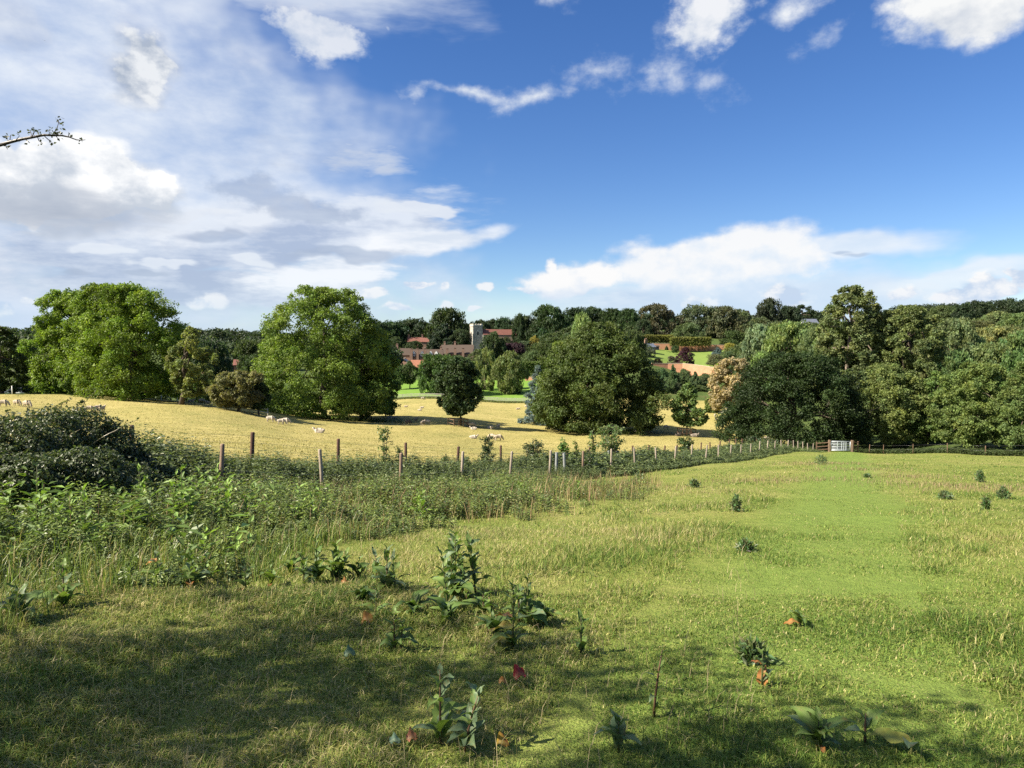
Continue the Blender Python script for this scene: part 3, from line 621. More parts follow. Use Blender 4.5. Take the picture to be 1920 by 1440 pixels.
# shrubs in the garden
for px, hw, top, bot, d, kind, col, lab in [
 (1282, 16, 658, 684, 262, 'bush', PURP, 'purple rounded shrub on the slope above the lower garden wall'), (1285, 6.5, 651, 662, 296, 'round', (.05,.012,.018), 'dark red clipped ball shrub on the upper garden lawn'),
 (1266, 7, 648, 661, 296, 'round', (.055,.09,.03), 'green clipped ball shrub left of the dark red one'), (1250, 4, 648, 656, 303, 'cone', (.06,.1,.03), 'small green cone shrub against the orange wall'),
 (1234, 8, 672, 681, 257, 'bush', (.19,.12,.06), 'reddish brown low shrub at the left of the lower garden wall'), (1296, 8, 662, 680, 262, 'airy', (.10,.12,.07), 'thin grey shrub right of the purple one'),
 (1345, 11, 651, 666, 285, 'cone', (.10,.15,.16), 'blue spruce shrub at the right edge of the garden lawn'), (1368, 13, 643, 668, 280, 'egg', YEL, 'golden yellow shrub at the right of the garden'),
 (1342, 17, 664, 688, 262, 'bush', (.10,.11,.06), 'grey green shrub at the right end of the lower wall'), (1366, 14, 658, 685, 268, 'bush', (.08,.11,.045), 'green shrub below the golden one'),
 (1348, 7, 682, 690, 255, 'bush', (.20,.25,.03), 'lime yellow low shrub beside the tan tree'), (1208, 18, 646, 668, 275, 'bush', (.085,.11,.06), 'grey green bush left of the garden pavilion'),
 (1258, 10, 668, 682, 262, 'airy', (.13,.13,.09), 'sparse grey shrub left of the purple one')]:
    far(px, hw, top, bot, d, kind, col, lab, 'garden_shrub', 'shrub')
# plantation below the wall
for i, (px, top, c) in enumerate([(1243,690,0),(1262,684,1),(1283,692,0),(1304,696,1),(1322,700,0),(1338,702,1),(1252,708,1),(1296,712,0),(1330,716,1),(1272,716,0),(1312,722,1)]):
    far(px, 15, top, 744, 196 + (i % 3) * 5 + (8 if i < 6 else 0), 'cone' if i % 2 else 'egg', [(.075,.115,.05),(.085,.125,.05)][c], 'young green plantation tree in front of the orange garden wall', group='plantation below the garden wall')
# clipped hedges, ivy and woods
def hedge(x0, x1, top, bot, d0, d1, col, label, th=2., name='clipped_hedge', seed=5, stem=None, leaf=.45, n=9000):
    R = np.random.default_rng(seed); s = R.random(n)
    dd = d0 + (d1 - d0) * s; X = xpx(x0, d0) + (xpx(x1, d1) - xpx(x0, d0)) * s
    zt = zrow(top, d0) + (zrow(top, d1) - zrow(top, d0)) * s; zb = np.minimum(zt - .8, zrow(bot, d0) + (zrow(bot, d1) - zrow(bot, d0)) * s)
    face = R.random(n); w = R.random(n)
    y = np.where(face < .55, -th/2, np.where(face < .7, th/2, (w - .5) * th)); v = np.where(face < .7, R.random(n), 1.)
    P = np.stack([X, dd + y + R.normal(0, .18, n), zb + (zt - zb) * v + R.normal(0, .18, n)], 1)
    o = np.array([P[:,0].mean(), P[:,1].mean(), zb.min()]); P -= o
    No = unit(R.normal(size=(n, 3)) + np.array([0, -.6, .7])); U = unit(np.cross(No, R.normal(size=(n, 3)))); L = leaf * R.uniform(.6, 1.4, n)
    V, Q = leaf_quads(P, U, np.cross(No, U), L, L * .7)
    tn = 1 + R.normal(0, .17, n) + (vnoise(X, P[:,2]*2, 2.5, seed) - .5) * .5
    e = empty(name, o, 0, label, 'hedge'); link('foliage', mesh_np('foliage', V, [Q], np.repeat(np.stack([tn]*3, 1), 4, 0).clip(.3, 2)), M_leaf, e, col)
    core = Acc(); m = 12
    for i in range(m):
        f = (i + .5) / m; dq = d0 + (d1-d0)*f; xq = xpx(x0,d0) + (xpx(x1,d1)-xpx(x0,d0))*f
        if stem:
            one = Acc(); one.tube([(xq, dq, zrow(bot, dq) - stem), (xq, dq, zrow(bot, dq) + .3)] - o, .12, 5); link('stem', one.mesh('stem', True, False), M_bark, e)
        else:
            one = Acc(); one.tube([(xq, dq, zrow(bot, dq) - .5), (xq, dq, zrow(bot, dq) + 1.5)] - o, .12, 5); link('trunk', one.mesh('trunk', True, False), M_bark, e)
hedge(884, 1022, 680, 712, 262, 268, (.085,.125,.028), 'long tall clipped hedge behind the lawn trees', 3, seed=6, n=14000)
hedge(1198, 1262, 630, 642, 316, 320, GOLDH, 'yellow green pleached hedge on stems, left and farther one', 2.5, seed=7, stem=2)
hedge(1256, 1332, 634, 648, 306, 308.5, (.14,.15,.035), 'yellow green pleached hedge on stems in front of the upper orange wall', 2.2, seed=8, stem=2)
def mass(name, pts, n, col, label, seed, leaf=1.5, hgt=12, cat='wood'):
    """a far wood that reads as one mass: crowns bulging over the ground"""
    R = np.random.default_rng(seed); acc = Acc()
    for (px, d, hh, r) in pts:
        X = xpx(px, d); z0 = g1(X, d)
        V, Q, T, _ = crown_arrays(R.integers(1e6), r, r, hh, 'dome', nl=18, lr=.42, sub=7, leaves=n, leaf=leaf)
        acc.add(V + np.array([X, d, z0 - .5]), Q, tint=T)
    tag(link(name, acc.mesh(name), M_leaf, None, col), label, cat, kind='stuff')
R_ = random.Random(4)
mass('far_woodland', [(px, 660 + R_.uniform(-30, 60), R_.uniform(9, 15), R_.uniform(9, 14)) for px in range(1660, 2010, 11)], 14, (.034,.052,.026), 'dark wood along the far right ridge', 31)
mass('far_woodland', [(px, R_.uniform(420, 560), R_.uniform(10, 15), R_.uniform(9, 14)) for px in list(range(-60, 120, 10)) + list(range(330, 730, 9))], 14, (.036,.055,.028), 'dark wood on the far left hills', 32)
mass('far_woodland', [(px, R_.uniform(250, 330), R_.uniform(8, 13), R_.uniform(6, 10)) for px in list(range(-40, 120, 12)) + list(range(340, 520, 11)) + list(range(600, 740, 16))], 16, (.055,.08,.038), 'wooded slope behind the field trees at left', 33)
mass('far_woodland', [(px, R_.uniform(520, 620), R_.uniform(12, 17), R_.uniform(10, 15)) for px in range(700, 1240, 13)] + [(px, R_.uniform(480, 560), R_.uniform(7, 10), R_.uniform(9, 14)) for px in range(1240, 1560, 14)], 14, (.034,.053,.025), 'dark ridge wood behind the church and garden', 34)
mass('hill_scrub', [(R_.uniform(1540, 2050), R_.uniform(135, 330), R_.uniform(2, 5), R_.uniform(3, 6)) for _ in range(90)], 16, (.095,.12,.042), 'mixed scrub covering the right hillside', 35, leaf=.7, cat='scrub')
mass('village_greenery', [(R_.uniform(690, 1190), R_.uniform(285, 400), R_.uniform(2.5, 6), R_.uniform(3, 6)) for _ in range(70)], 14, (.06,.088,.032), 'garden greenery between the village roofs', 36, leaf=.8, cat='greenery')
mass('hillside_greenery', [(R_.uniform(1380, 1560), R_.uniform(150, 420), R_.uniform(3, 6), R_.uniform(4, 7)) for _ in range(50)], 14, (.08,.11,.04), 'shrubs between willow and white house', 37, leaf=.7, cat='greenery')
# ------------------------------------------------------------------ grass
def blades(R, x, y, h, w, bend, tint, seg=2, lean=.35):
    n = len(x); z = gzf(x, y); ph = R.uniform(0, 2*PI, n); hd = np.stack([np.cos(ph), np.sin(ph), np.zeros(n)], 1)
    ph2 = ph + PI/2 + R.normal(0, .5, n); sd_ = np.stack([np.cos(ph2), np.sin(ph2), np.zeros(n)], 1) * (w/2)[:,None]
    b = np.stack([x, y, z - .01], 1); up = np.array([0, 0, 1.])
    mid = b + up * (h*.55)[:,None] + hd * (h*bend*.3)[:,None]
    tip = b + up * (h*(1 - .35*bend))[:,None] + hd * (h*bend)[:,None]
    if seg == 1:
        V = np.stack([b - sd_, b + sd_, tip], 1).reshape(-1, 3); Fc = [np.arange(n*3).reshape(-1, 3)]; k = 3
    else:
        V = np.stack([b - sd_, b + sd_, mid + sd_*.8, mid - sd_*.8, tip], 1).reshape(-1, 3); i = np.arange(n)[:,None]*5
        Fc = [i + np.array([[0,1,2,3]]), i + np.array([[3,2,4]])]; k = 5
    return V, Fc, np.repeat(tint, k, 0)
def pick(R, pal, p):
    pal = np.array(pal); p = np.asarray(p); c = np.cumsum(p / p.sum(-1, keepdims=True), -1); u = R.random(len(c))[:,None]
    return pal[(u > c).sum(-1).clip(0, len(pal)-1)] * (1 + R.normal(0, .27, (len(c), 1))).clip(.35, 1.9)
R = np.random.default_rng(11)
acc = Acc()
G_pal = [(.115,.18,.032), (.18,.22,.047), (.26,.255,.085), (.36,.31,.155), (.065,.12,.02)]
for (d0, d1, n, w, h0, h1, seg) in [(1.6,4.2,160000,.0048,.03,.11,2),(4.2,7,190000,.0062,.03,.11,2),(7,12,155000,.010,.04,.12,1),(12,20,95000,.015,.035,.10,1),(20,36,85000,.026,.035,.09,1),(36,84,60000,.045,.04,.09,1)]:
    y = np.sqrt(R.uniform(d0*d0, d1*d1, n)); x = (y + 2.5) * R.uniform(-.86, .92, n)
    ok = (fence_off(x, y) < 1.5) & (y < wood_line(x) + 1); x, y = x[ok], y[ok]
    path = np.abs(x - .477*y + .3 + (vnoise(x, y, 5, 40) - .5) * 1.0) < 1.45
    dry = vnoise(x, y, 2.6, 41)*.5 + vnoise(x, y, .55, 42)*.3 + vnoise(x, y, 9, 43)*.3
    dry = np.clip((dry - .40) * 2.4, 0, 1) * np.where(x > .477*y + 1, .7, 1.); dry[path] *= .12
    lush = np.clip((vnoise(x, y, 1.3, 44) - .62) * 5, 0, 1)
    p = np.stack([1 + 0*dry, .9 + .4*dry, .4 + 2.2*dry, .18 + 2.6*dry**2, .35 + 3*lush], 1)
    T = pick(R, G_pal, p)
    tall = vnoise(x, y, .7, 45)**2 * 1.1 + .5 + lush * .5 + (vnoise(x, y, .22, 46) - .5) * .5
    h = R.uniform(h0, h1, len(x)) * tall * np.where(path, .5, 1)
    V, Fc, T = blades(R, x, y, h, w * R.uniform(.6, 1.4, len(x)), R.uniform(.1, 1.6, len(x)), T, seg)
    acc.add(V, *Fc, tint=T)
# taller dry stalks here and there
n = 2600; y = 3 + 22 * R.random(n)**1.3; x = y * R.uniform(-.8, .35, n); ok = (fence_off(x, y) < -1) & (vnoise(x, y, 2., 47) > .42); x, y = x[ok], y[ok]
V, Fc, T = blades(R, x, y, R.uniform(.10, .24, len(x)), .0018 + .0005*y, R.uniform(.1, .7, len(x)), np.array([(.36,.30,.17)])*R.uniform(.7, 1.2, (len(x), 1)))
acc.add(V, *Fc, tint=T)
tag(link('meadow_grass', acc.mesh('meadow_grass'), M_grass), 'short sunlit meadow grass in the foreground', 'grass', kind='stuff')
# straw tussocks over the park
acc = Acc(); n = 120000; y = np.exp(R.uniform(math.log(14), math.log(190), n)); x = y * R.uniform(-.82, .5, n)
ok = regions(x, y) == 1; x, y = x[ok], y[ok]
T = pick(R, [(.275,.24,.085),(.35,.30,.125),(.225,.205,.068),(.155,.18,.05)], np.stack([np.full(len(x), 1.), vnoise(x, y, 4, 50), vnoise(x, y, 2, 51), np.clip(vnoise(x, y, 7, 52)*1.6 - .8, 0, 1)*1.2], 1))
V, Fc, T = blades(R, x, y, R.uniform(.05, .13, len(x)), .012 + .001*y, R.uniform(.2, 1.1, len(x)), T, 1); acc.add(V, *Fc, tint=T)
tag(link('pasture_grass', acc.mesh('pasture_grass'), M_grass), 'dry straw coloured grass of the sheep pasture', 'grass', kind='stuff')

# ------------------------------------------------------------------ nettles and rank weeds
def weeds(acc, R, x, y, h, leafL, nlev, tint_leaf, tint_stem, lean=.18, asp=.5, hang=(-.5, .25), stemw=.006, start=.12):
    n = len(x); z = gzf(x, y); ph = R.uniform(0, 2*PI, n); hd = np.stack([np.cos(ph), np.sin(ph), np.zeros(n)], 1) * (R.uniform(0, lean, n) * h)[:,None]
    b = np.stack([x, y, z - .03], 1); top = b + hd + np.array([0, 0, 1.]) * h[:,None]
    s = np.stack([np.cos(ph + 1.5), np.sin(ph + 1.5), 0*ph], 1) * stemw
    s2 = np.stack([np.cos(ph), np.sin(ph), 0*ph], 1) * stemw
    V = np.stack([b - s, b + s, top, b - s2, b + s2, top], 1).reshape(-1, 3)
    acc.add(V, np.arange(n*6).reshape(-1, 3), tint=np.repeat(np.broadcast_to(tint_stem, (n, 3)) * R.uniform(.6, 1.3, (n, 1)), 6, 0))
    lev = (np.arange(nlev) + .5) / nlev; tl = start + (1.02 - start) * lev
    Pz = b[:,None] + (hd[:,None] * (tl**1.6)[None,:,None]) + np.array([0, 0, 1.]) * (h[:,None] * tl[None])[:,:,None]
    for side in (0, PI):
        a = ph[:,None] + np.arange(nlev)[None] * (PI/2) + side + R.normal(0, .3, (n, nlev))
        U = unit(np.stack([np.cos(a), np.sin(a), R.uniform(*hang, (n, nlev))], -1)); sd_ = np.stack([-np.sin(a), np.cos(a), R.normal(0, .25, (n, nlev))], -1)
        sz = leafL * R.uniform(.65, 1.25, (n, nlev)) * np.where(lev > .82, .62, 1.)[None] * (.6 + .5*h[:,None]/h.mean())
        keep = R.random((n, nlev)) > .1
        V, Q = leaf_quads(Pz[keep], U[keep], unit(sd_[keep]), sz[keep], sz[keep]*asp, .1, .12)
        tn = (np.broadcast_to(tint_leaf[:,None], (n, nlev, 3)) * (1 + R.normal(0, .14, (n, nlev, 1))))[keep]
        acc.add(V, Q, tint=np.repeat(tn, 4, 0))
def tcol(R, n, pal, w): return np.array(pal)[R.choice(len(pal), n, p=np.array(w)/sum(w))] * (1 + R.normal(0, .14, (n, 1)))
NET = [(.105,.15,.04), (.155,.205,.052), (.08,.115,.04), (.205,.255,.075)]
def patch(px0, px1, d0, d1, n, cond=None):
    y = np.sqrt(R.uniform(d0*d0, d1*d1, n)); x = y * R.uniform((px0-960)/F, (px1-960)/F, n)
    ok = fence_off(x, y) < .6
    if cond is not None: ok &= cond(x, y)
    return x[ok], y[ok]
# front edge of the nettle bed as seen in the photo: (px -> depth)
def bed_front(x, y):
    px = 960 + F*x/np.maximum(y, .5)
    return np.interp(px, [-500, 0, 200, 380, 520, 640, 760, 900, 1040, 1200, 1300], [4.6, 6.2, 7.0, 7.7, 8.4, 9.8, 11.6, 13.5, 14.8, 16.5, 30]) + (vnoise(x, y, 1.2, 60) - .5) * 1.6
acc = Acc()
inbed = lambda x, y: (y > bed_front(x, y) + (vnoise(x, y, .35, 64) - .5) * 2.2) & (vnoise(x, y, 1.1, 61) > .14)
x, y = patch(-150, 640, 5, 13.5, 4600, inbed)
k = R.random(len(x)) < 1.0; h = R.uniform(.32, .62, len(x)) * np.clip(.35 + (y - bed_front(x, y)) * .22, .3, 1.0) * (.55 + .75*vnoise(x, y, .8, 65))
sm = R.random(len(x)) < .5
weeds(acc, R, x[sm], y[sm], h[sm]*1.15, .055, 14, tcol(R, sm.sum(), NET, [3,4,2,2]), (.12,.12,.05))
weeds(acc, R, x[~sm], y[~sm], h[~sm], .08, 10, tcol(R, (~sm).sum(), NET, [4,3,3,2]), (.08,.085,.035))
x, y = patch(-150, 700, 5, 14, 15000, lambda x, y: (y > bed_front(x, y) - .5) & (vnoise(x, y, .7, 67) > .35))
V, Fc, T = blades(R, x, y, R.uniform(.14, .46, len(x)), .004 + .0006*y, R.uniform(.1, .7, len(x)), tcol(R, len(x), [(.15,.21,.05),(.24,.24,.09),(.33,.27,.14),(.11,.165,.04)], [4,2,1.5,3])); acc.add(V, *Fc, tint=T)
x, y = patch(200, 1230, 10, 24, 16000, lambda x, y: inbed(x, y) & (vnoise(x, y, 1.6, 62) > .3))
pxx = 960 + F*x/y; ok = R.random(len(x)) < np.interp(pxx, [900, 1240], [1, .12]); x, y, pxx = x[ok], y[ok], pxx[ok]
h = np.interp(pxx, [900, 1240], [1, .6]) * R.uniform(.28, .55, len(x)) * np.clip(.6 + (y - bed_front(x, y)) * .12, .45, 1.1) * (.65 + .6*vnoise(x, y, .9, 66))
weeds(acc, R, x, y, h, .075, 8, tcol(R, len(x), NET + [(.17,.165,.075)], [4,3,4,1,2]), (.16,.13,.07))
x, y = patch(-120, 620, 5.5, 14, 170, lambda x, y: y > bed_front(x, y) + .2)
weeds(acc, R, x, y, R.uniform(.35, .85, len(x)), .17, 7, tcol(R, len(x), [(.14,.22,.045),(.11,.175,.045),(.18,.27,.06)], [2,2,1]), (.12,.10,.05), asp=.4, hang=(-.2, .9))
tag(link('nettle_bed', acc.mesh('nettle_bed'), M_weed), 'bed of nettles, docks and rank weeds at left in front of the wire fence', 'nettles', kind='stuff')
acc = Acc()
x, y = patch(150, 1240, 9, 25, 9000, lambda x, y: (y > bed_front(x, y) - .6) & (vnoise(x, y, 1.5, 63) > .45))
V, Fc, T = blades(R, x, y, R.uniform(.25, .7, len(x)), .003 + .0005*y, R.uniform(.1, .5, len(x)), tcol(R, len(x), [(.34,.25,.14),(.25,.2,.09),(.30,.18,.12),(.16,.19,.06)], [3,2,1,2])); acc.add(V, *Fc, tint=T)
# brownish seeded grass patches out in the meadow
for (px, row, d, rx, ry, n) in [(1450,920,25,3.2,1.0,900),(1540,880,38,3.2,1.8,900),(1790,932,22,3.2,.8,900),(1870,945,20,2.0,.7,600),(1600,902,30,2.2,.8,400),(1215,945,22,2.0,1.4,600),(1720,925,26,2.2,.6,500)]:
    cx = xpx(px, d); x = cx + R.normal(0, rx*.5, n); y = d + R.normal(0, ry*1.1, n)
    V, Fc, T = blades(R, x, y, R.uniform(.06, .19, n), .003 + .0004*y, R.uniform(.1, .5, n), tcol(R, n, [(.30,.22,.14),(.24,.19,.10),(.14,.16,.06)], [3,3,2])); acc.add(V, *Fc, tint=T)
tag(link('dry_grass_stems', acc.mesh('dry_grass_stems'), M_grass), 'tall dry seeded grass among the nettles and in the meadow', 'grass', kind='stuff')
# undergrowth in the planted strip between the two wire fences
acc = Acc(); n = 26000
s = R.uniform(-9, 76, n); o = R.uniform(-1.1, 4.6, n); x = FX + s*FDX - o*FDY; y = FY + s*FDY + o*FDX
keep = R.random(n) < np.clip(22 / y, .25, 1) ; 
prof = (vnoise(s, o*0, 3.2, 70)*.55 + vnoise(s, o, 1.1, 71)*.45)
keep &= prof > .16; s, o, x, y, prof = [q[keep] for q in (s, o, x, y, prof)]
edge = np.clip(1 - np.abs(o - 1.7) / 3.0, .12, 1)**.6
h = (.5 + .9*prof) * edge * np.interp(s, [-9, 0, 25, 60, 76], [1.25, 1.0, 1.02, 1.0, .8]) * R.uniform(.7, 1.12, len(x))
for a, b_, lf, nl in ((0, 30, .10, 11), (30, 200, .17, 8)):
    k = (y >= a) & (y < b_); weeds(acc, R, x[k], y[k], h[k], lf, nl, tcol(R, k.sum(), [(.085,.115,.045),(.125,.16,.06),(.07,.095,.042),(.165,.195,.075)], [4,3,3,1]), (.08,.08,.04), stemw=.008)
tag(link('hedge_undergrowth', acc.mesh('hedge_undergrowth'), M_weed), 'dense undergrowth of nettles in the strip between two wire fences', 'undergrowth', kind='stuff')
# small plants in the wood edge shade and along the far lawn fence
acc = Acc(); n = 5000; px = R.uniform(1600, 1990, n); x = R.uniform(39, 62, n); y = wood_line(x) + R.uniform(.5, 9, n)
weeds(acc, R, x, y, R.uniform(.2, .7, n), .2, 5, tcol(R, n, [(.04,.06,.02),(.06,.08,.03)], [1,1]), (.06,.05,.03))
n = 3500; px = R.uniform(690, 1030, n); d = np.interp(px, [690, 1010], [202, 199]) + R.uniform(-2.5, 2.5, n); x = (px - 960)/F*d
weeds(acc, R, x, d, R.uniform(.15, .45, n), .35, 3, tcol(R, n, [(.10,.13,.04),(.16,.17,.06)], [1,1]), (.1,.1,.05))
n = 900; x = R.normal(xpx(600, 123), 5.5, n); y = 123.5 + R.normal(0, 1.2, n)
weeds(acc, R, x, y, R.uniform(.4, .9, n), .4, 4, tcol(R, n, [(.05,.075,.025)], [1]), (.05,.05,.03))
tag(link('field_edge_weeds', acc.mesh('field_edge_weeds'), M_weed), 'weeds growing along wood edge, lawn fence and under the walnut', 'weeds', kind='stuff')

# ------------------------------------------------------------------ bramble, hedge shrubs, saplings
def bramble():
    R = np.random.default_rng(77); d = 12.4
    e = empty('bramble_bush', (xpx(60, d), d, g1(xpx(60, d), d)), 0, 'large dark bramble bush at the left end of the wire fence', 'bush')
    o = np.array(e.location); P = []; N = []
    for (px, top, hw, dd, bot) in [(-90,770,120,11.6,960),(20,776,98,11.4,955),(95,762,74,12.2,940),(150,762,75,12.9,930),(205,790,60,13.0,930),(245,840,42,13.2,935),(150,840,100,11.2,960),(40,850,100,10.7,970),(290,870,46,13.4,940),(-60,850,115,10.7,980),(235,870,60,12.2,950)]:
        X = xpx(px, dd); zt = zrow(top, dd); z0 = g1(X, dd); r = hw*dd/F; hh = zt - z0
        n = int(9000 * hw/95); D = unit(R.normal(size=(n, 3)) + np.array([0, -.25, .3])); rr = R.uniform(.62, 1.0, (n, 1))**.6 * (1 + (vnoise(D[:,0]*5, D[:,2]*5+D[:,1]*3, 1, 5)[:,None] - .5)*.35)
        p = np.array([X, dd, z0 + hh*.42]) + D * rr * np.array([r, r*.62, hh*.58]); p[:,2] = np.maximum(p[:,2], z0 + .02)
        P.append(p); N.append(D)
    P = np.concatenate(P) - o; N = np.concatenate(N); n = len(P)
    No = unit(N*.6 + R.normal(size=(n, 3))*.6 + np.array([0, 0, .4])); U = unit(np.cross(No, R.normal(size=(n, 3))) + np.array([0,0,-.2])); L = R.uniform(.03, .075, n)
    V, Q = leaf_quads(P, U, unit(np.cross(No, U)), L, L*.7)
    T = tcol(R, n, [(.05,.075,.028),(.075,.10,.038),(.095,.11,.06),(.17,.18,.12)], [5,4,2,.6]) * (1 + (vnoise(P[:,0]*3, P[:,2]*3, 1, 6)[:,None]-.5)*.5)
    link('foliage', mesh_np('foliage', V, [Q], np.repeat(T, 4, 0)), M_weed, e)
    # long arching canes with their own leaves
    def cane(pts, nlv, seed):
        R = np.random.default_rng(seed); pts = [np.array(at(*p)) - o for p in pts]; s = np.linspace(0, 1, 14); k = np.linspace(0, 1, len(pts))
        C3 = np.stack([np.interp(s, k, [p[i] for p in pts]) for i in range(3)], 1); C3[1:-1] += R.normal(0, .012, (12, 3))
        a = Acc(); a.tube(C3, np.linspace(.009, .003, 14), 5, tint=(.24,.21,.13))
        tt = R.random(nlv)**.8; B = np.stack([np.interp(tt, s, C3[:,i]) for i in range(3)], 1); D = unit(R.normal(size=(nlv, 3)) + np.array([0,0,.3])); L = R.uniform(.025, .06, nlv)
        V, Q = leaf_quads(B, D, unit(np.cross(D, R.normal(size=(nlv, 3)))), L, L*.65); a.add(V, Q, tint=np.repeat(tcol(R, nlv, [(.09,.12,.04),(.12,.13,.06)], [1,1]), 4, 0))
        link('cane', a.mesh('cane'), M_weed, e)
    cane([(132,861,12.2),(200,815,12.2),(240,795,12.3),(263,782,12.4)], 16, 1); cane([(82,850,11.6),(120,870,11.6),(155,885,11.5)], 6, 2)
    cane([(82,850,11.6),(120,825,11.7),(150,805,11.8)], 10, 3); cane([(150,770,12.6),(165,745,12.7),(178,735,12.8)], 14, 4)
    cane([(105,775,12.6),(118,755,12.6),(136,748,12.6)], 40, 5); cane([(5,790,12),(12,775,12),(18,768,12)], 30, 6); cane([(200,790,12.8),(215,782,12.8),(232,790,12.9)], 40, 7)
    cane([(60,790,12.2),(52,775,12.2),(55,762,12.2)], 40, 8); cane([(140,775,12.6),(150,755,12.6),(158,752,12.6)], 60, 9)
bramble()
def sapling(px, top, base, d, hw, n, col, label, name='hedge_sapling', leaf=.07, seed=0, prof=None, nst=3, up=.6, cat='sapling'):
    R = np.random.default_rng(500 + int(px) + seed); X = xpx(px, d); z0 = g1(X, d); H = zrow(top, d) - z0; r = hw*d/F
    e = empty(name, (X, d, z0), 0, label, cat, 'saplings in the planted strip' if name == 'hedge_sapling' else None)
    ac = Acc(); P = []; 
    for i in range(nst):
        tp = np.array([R.uniform(-.7, .7)*r, R.uniform(-.5,.5)*r, H*R.uniform(.8, 1.)]) if i else np.array([R.normal(0,.1)*r, 0, H])
        st = np.array([0, 0, -.05]); m = (st + tp)/2 + np.array([tp[0]*.1, 0, H*.05]); ac.tube([st, m, tp], [.018, .012, .004], 5)
        for j in range(9):
            f = R.uniform(.3, .97); b = st + (m - st)*f*2 if f < .5 else m + (tp - m)*(f*2 - 1)
            q = b + np.array([R.uniform(-1, 1)*r, R.uniform(-1, 1)*r, H*R.uniform(.05, .2)*up])*(1.15 - f*.75); ac.tube([b, (b+q)/2 + np.array([0,0,.02*H]), q], [.008, .005, .002], 4)
            t_ = R.random((n // (9*nst) + 1, 1)); P.append(b + (q - b)*t_**.6 + R.normal(0, .05*r + .02, (len(t_), 3)))
    P = np.concatenate(P); k = len(P); U = unit(R.normal(size=(k, 3)) + np.array([0, 0, .25])); L = leaf*R.uniform(.6, 1.3, k)
    V, Q = leaf_quads(P, U, unit(np.cross(U, R.normal(size=(k, 3)))), L, L*.5)
    link('foliage', mesh_np('foliage', V, [Q], np.repeat(1 + R.normal(0, .17, (k, 3))*np.array([1,.6,.8]), 4, 0)), M_weed, e, col); link('stem', ac.mesh('stem', True, False), M_bark, e)
sapling(717, 795, 872, 22.5, 20, 500, (.09,.14,.04), 'tall thin feathery sapling standing above the wires right of the third dark post', leaf=.08, nst=3)
sapling(1150, 793, 850, 37, 32, 1700, (.12,.165,.06), 'broad pale leafy elder shrub rising above the post tops', leaf=.13, nst=6)
sapling(1060, 822, 855, 32, 18, 500, (.10,.17,.035), 'bright green sapling left of the elder above two grey tubes', leaf=.13, nst=4)
sapling(1080, 828, 855, 32, 7, 90, (.10,.16,.035), 'small bright sprig between the two grey tubes and the elder', leaf=.12, nst=2)
sapling(1113, 806, 850, 33, 12, 330, (.11,.165,.045), 'slim pale sapling directly above the tall pale post', leaf=.12, nst=3)
sapling(1285, 818, 858, 50, 16, 900, (.055,.09,.025), 'rounded dark green sapling in the strip left of the young guarded tree', leaf=.16, nst=5)
sapling(910, 818, 880, 28.5, 18, 1100, (.05,.078,.032), 'dark pointed hawthorn left of the dark-topped fence post', leaf=.09, nst=5)
sapling(998, 825, 875, 31, 26, 1300, (.055,.08,.035), 'spiky dark hawthorn thicket right of the dark-topped fence post', leaf=.09, nst=7)
sapling(748, 838, 880, 24, 9, 260, (.06,.09,.035), 'small hawthorn sprig left of the pair of posts', leaf=.08, nst=3)
sapling(835, 850, 880, 25, 10, 260, (.055,.085,.032), 'thin hawthorn sprig left of the pale post pair', leaf=.08, nst=3)
sapling(1100, 842, 880, 31, 14, 500, (.06,.09,.035), 'low dark hawthorn behind the tall pale post', leaf=.1, nst=4, seed=4)
sapling(870, 855, 885, 26, 16, 500, (.055,.08,.035), 'low hawthorn between the pale post pair and the pointed hawthorn', leaf=.09, nst=4, seed=5)
sapling(1410, 818, 850, 66, 14, 600, (.05,.075,.03), 'dark bush in the strip below the small guarded tree', leaf=.2, nst=5)
sapling(1440, 822, 850, 70, 22, 900, (.045,.07,.028), 'dark bush in the strip beside the oak shade', leaf=.2, nst=6)
# thistles and clumps out in the meadow
for i, (px, row, d, H, hw, lab) in enumerate([(1405,1052,9.5,.16,20,'low dark green clump alone in the middle of the meadow'),(1385,985,14.2,.4,12,'upright dark thistle left of the mown track'),(1200,930,25,.5,24,'thistle patch just right of the nettle bed'),
      (1305,945,22,.3,14,'grey green thistle in front of the brown grass patch'),(1845,925,24,.5,10,'tall thistle near the right edge of the meadow'),(1890,960,17,.35,12,'thistle at the right edge below the brown grass'),(1858,985,14.5,.3,6,'single small thistle at right below the others'),
      (1545,882,37,.6,18,'weedy clump on the meadow in front of the oak shade'),(1632,922,26,.12,6,'tiny dark tuft on the mown track'),(1780,965,17,.2,16,'flat clump of weeds right of the mown track'),(1420,1262,4.9,.17,36,'fine leaved dark clump near the docks at right')]):
    X = xpx(px, d); z0 = g1(X, d); rr = np.random.default_rng(800+i); r = hw*.75*d/F; H *= .8; e = empty('thistle' if H > .25 else 'weed_clump', (X, d, z0), 0, lab, 'weed'); n = 420
    P = rr.normal(0, .42, (n, 3))*np.array([r, r, 0]); P[:,2] = rr.random(n)*H*np.clip(1.1 - np.hypot(P[:,0], P[:,1])/r*.5, .3, 1); U = unit(rr.normal(size=(n, 3)) + np.array([0,0,.9])); L = rr.uniform(.04, .09, n)*(1 + d*.015)
    V, Q = leaf_quads(P, U, unit(np.cross(U, rr.normal(size=(n, 3)))), L, L*.3); link('foliage', mesh_np('foliage', V, [Q], np.repeat(1 + rr.normal(0,.16,(n,3)), 4, 0)), M_weed, e, (.10,.145,.06))
    ac = Acc(); [ac.tube([(0,0,-.03),(rr.normal(0,.2)*r, rr.normal(0,.2)*r, H*.95)], [.006,.003], 4) for _ in range(1)]; link('stem', ac.mesh('stem', True, False), M_barkpale, e)
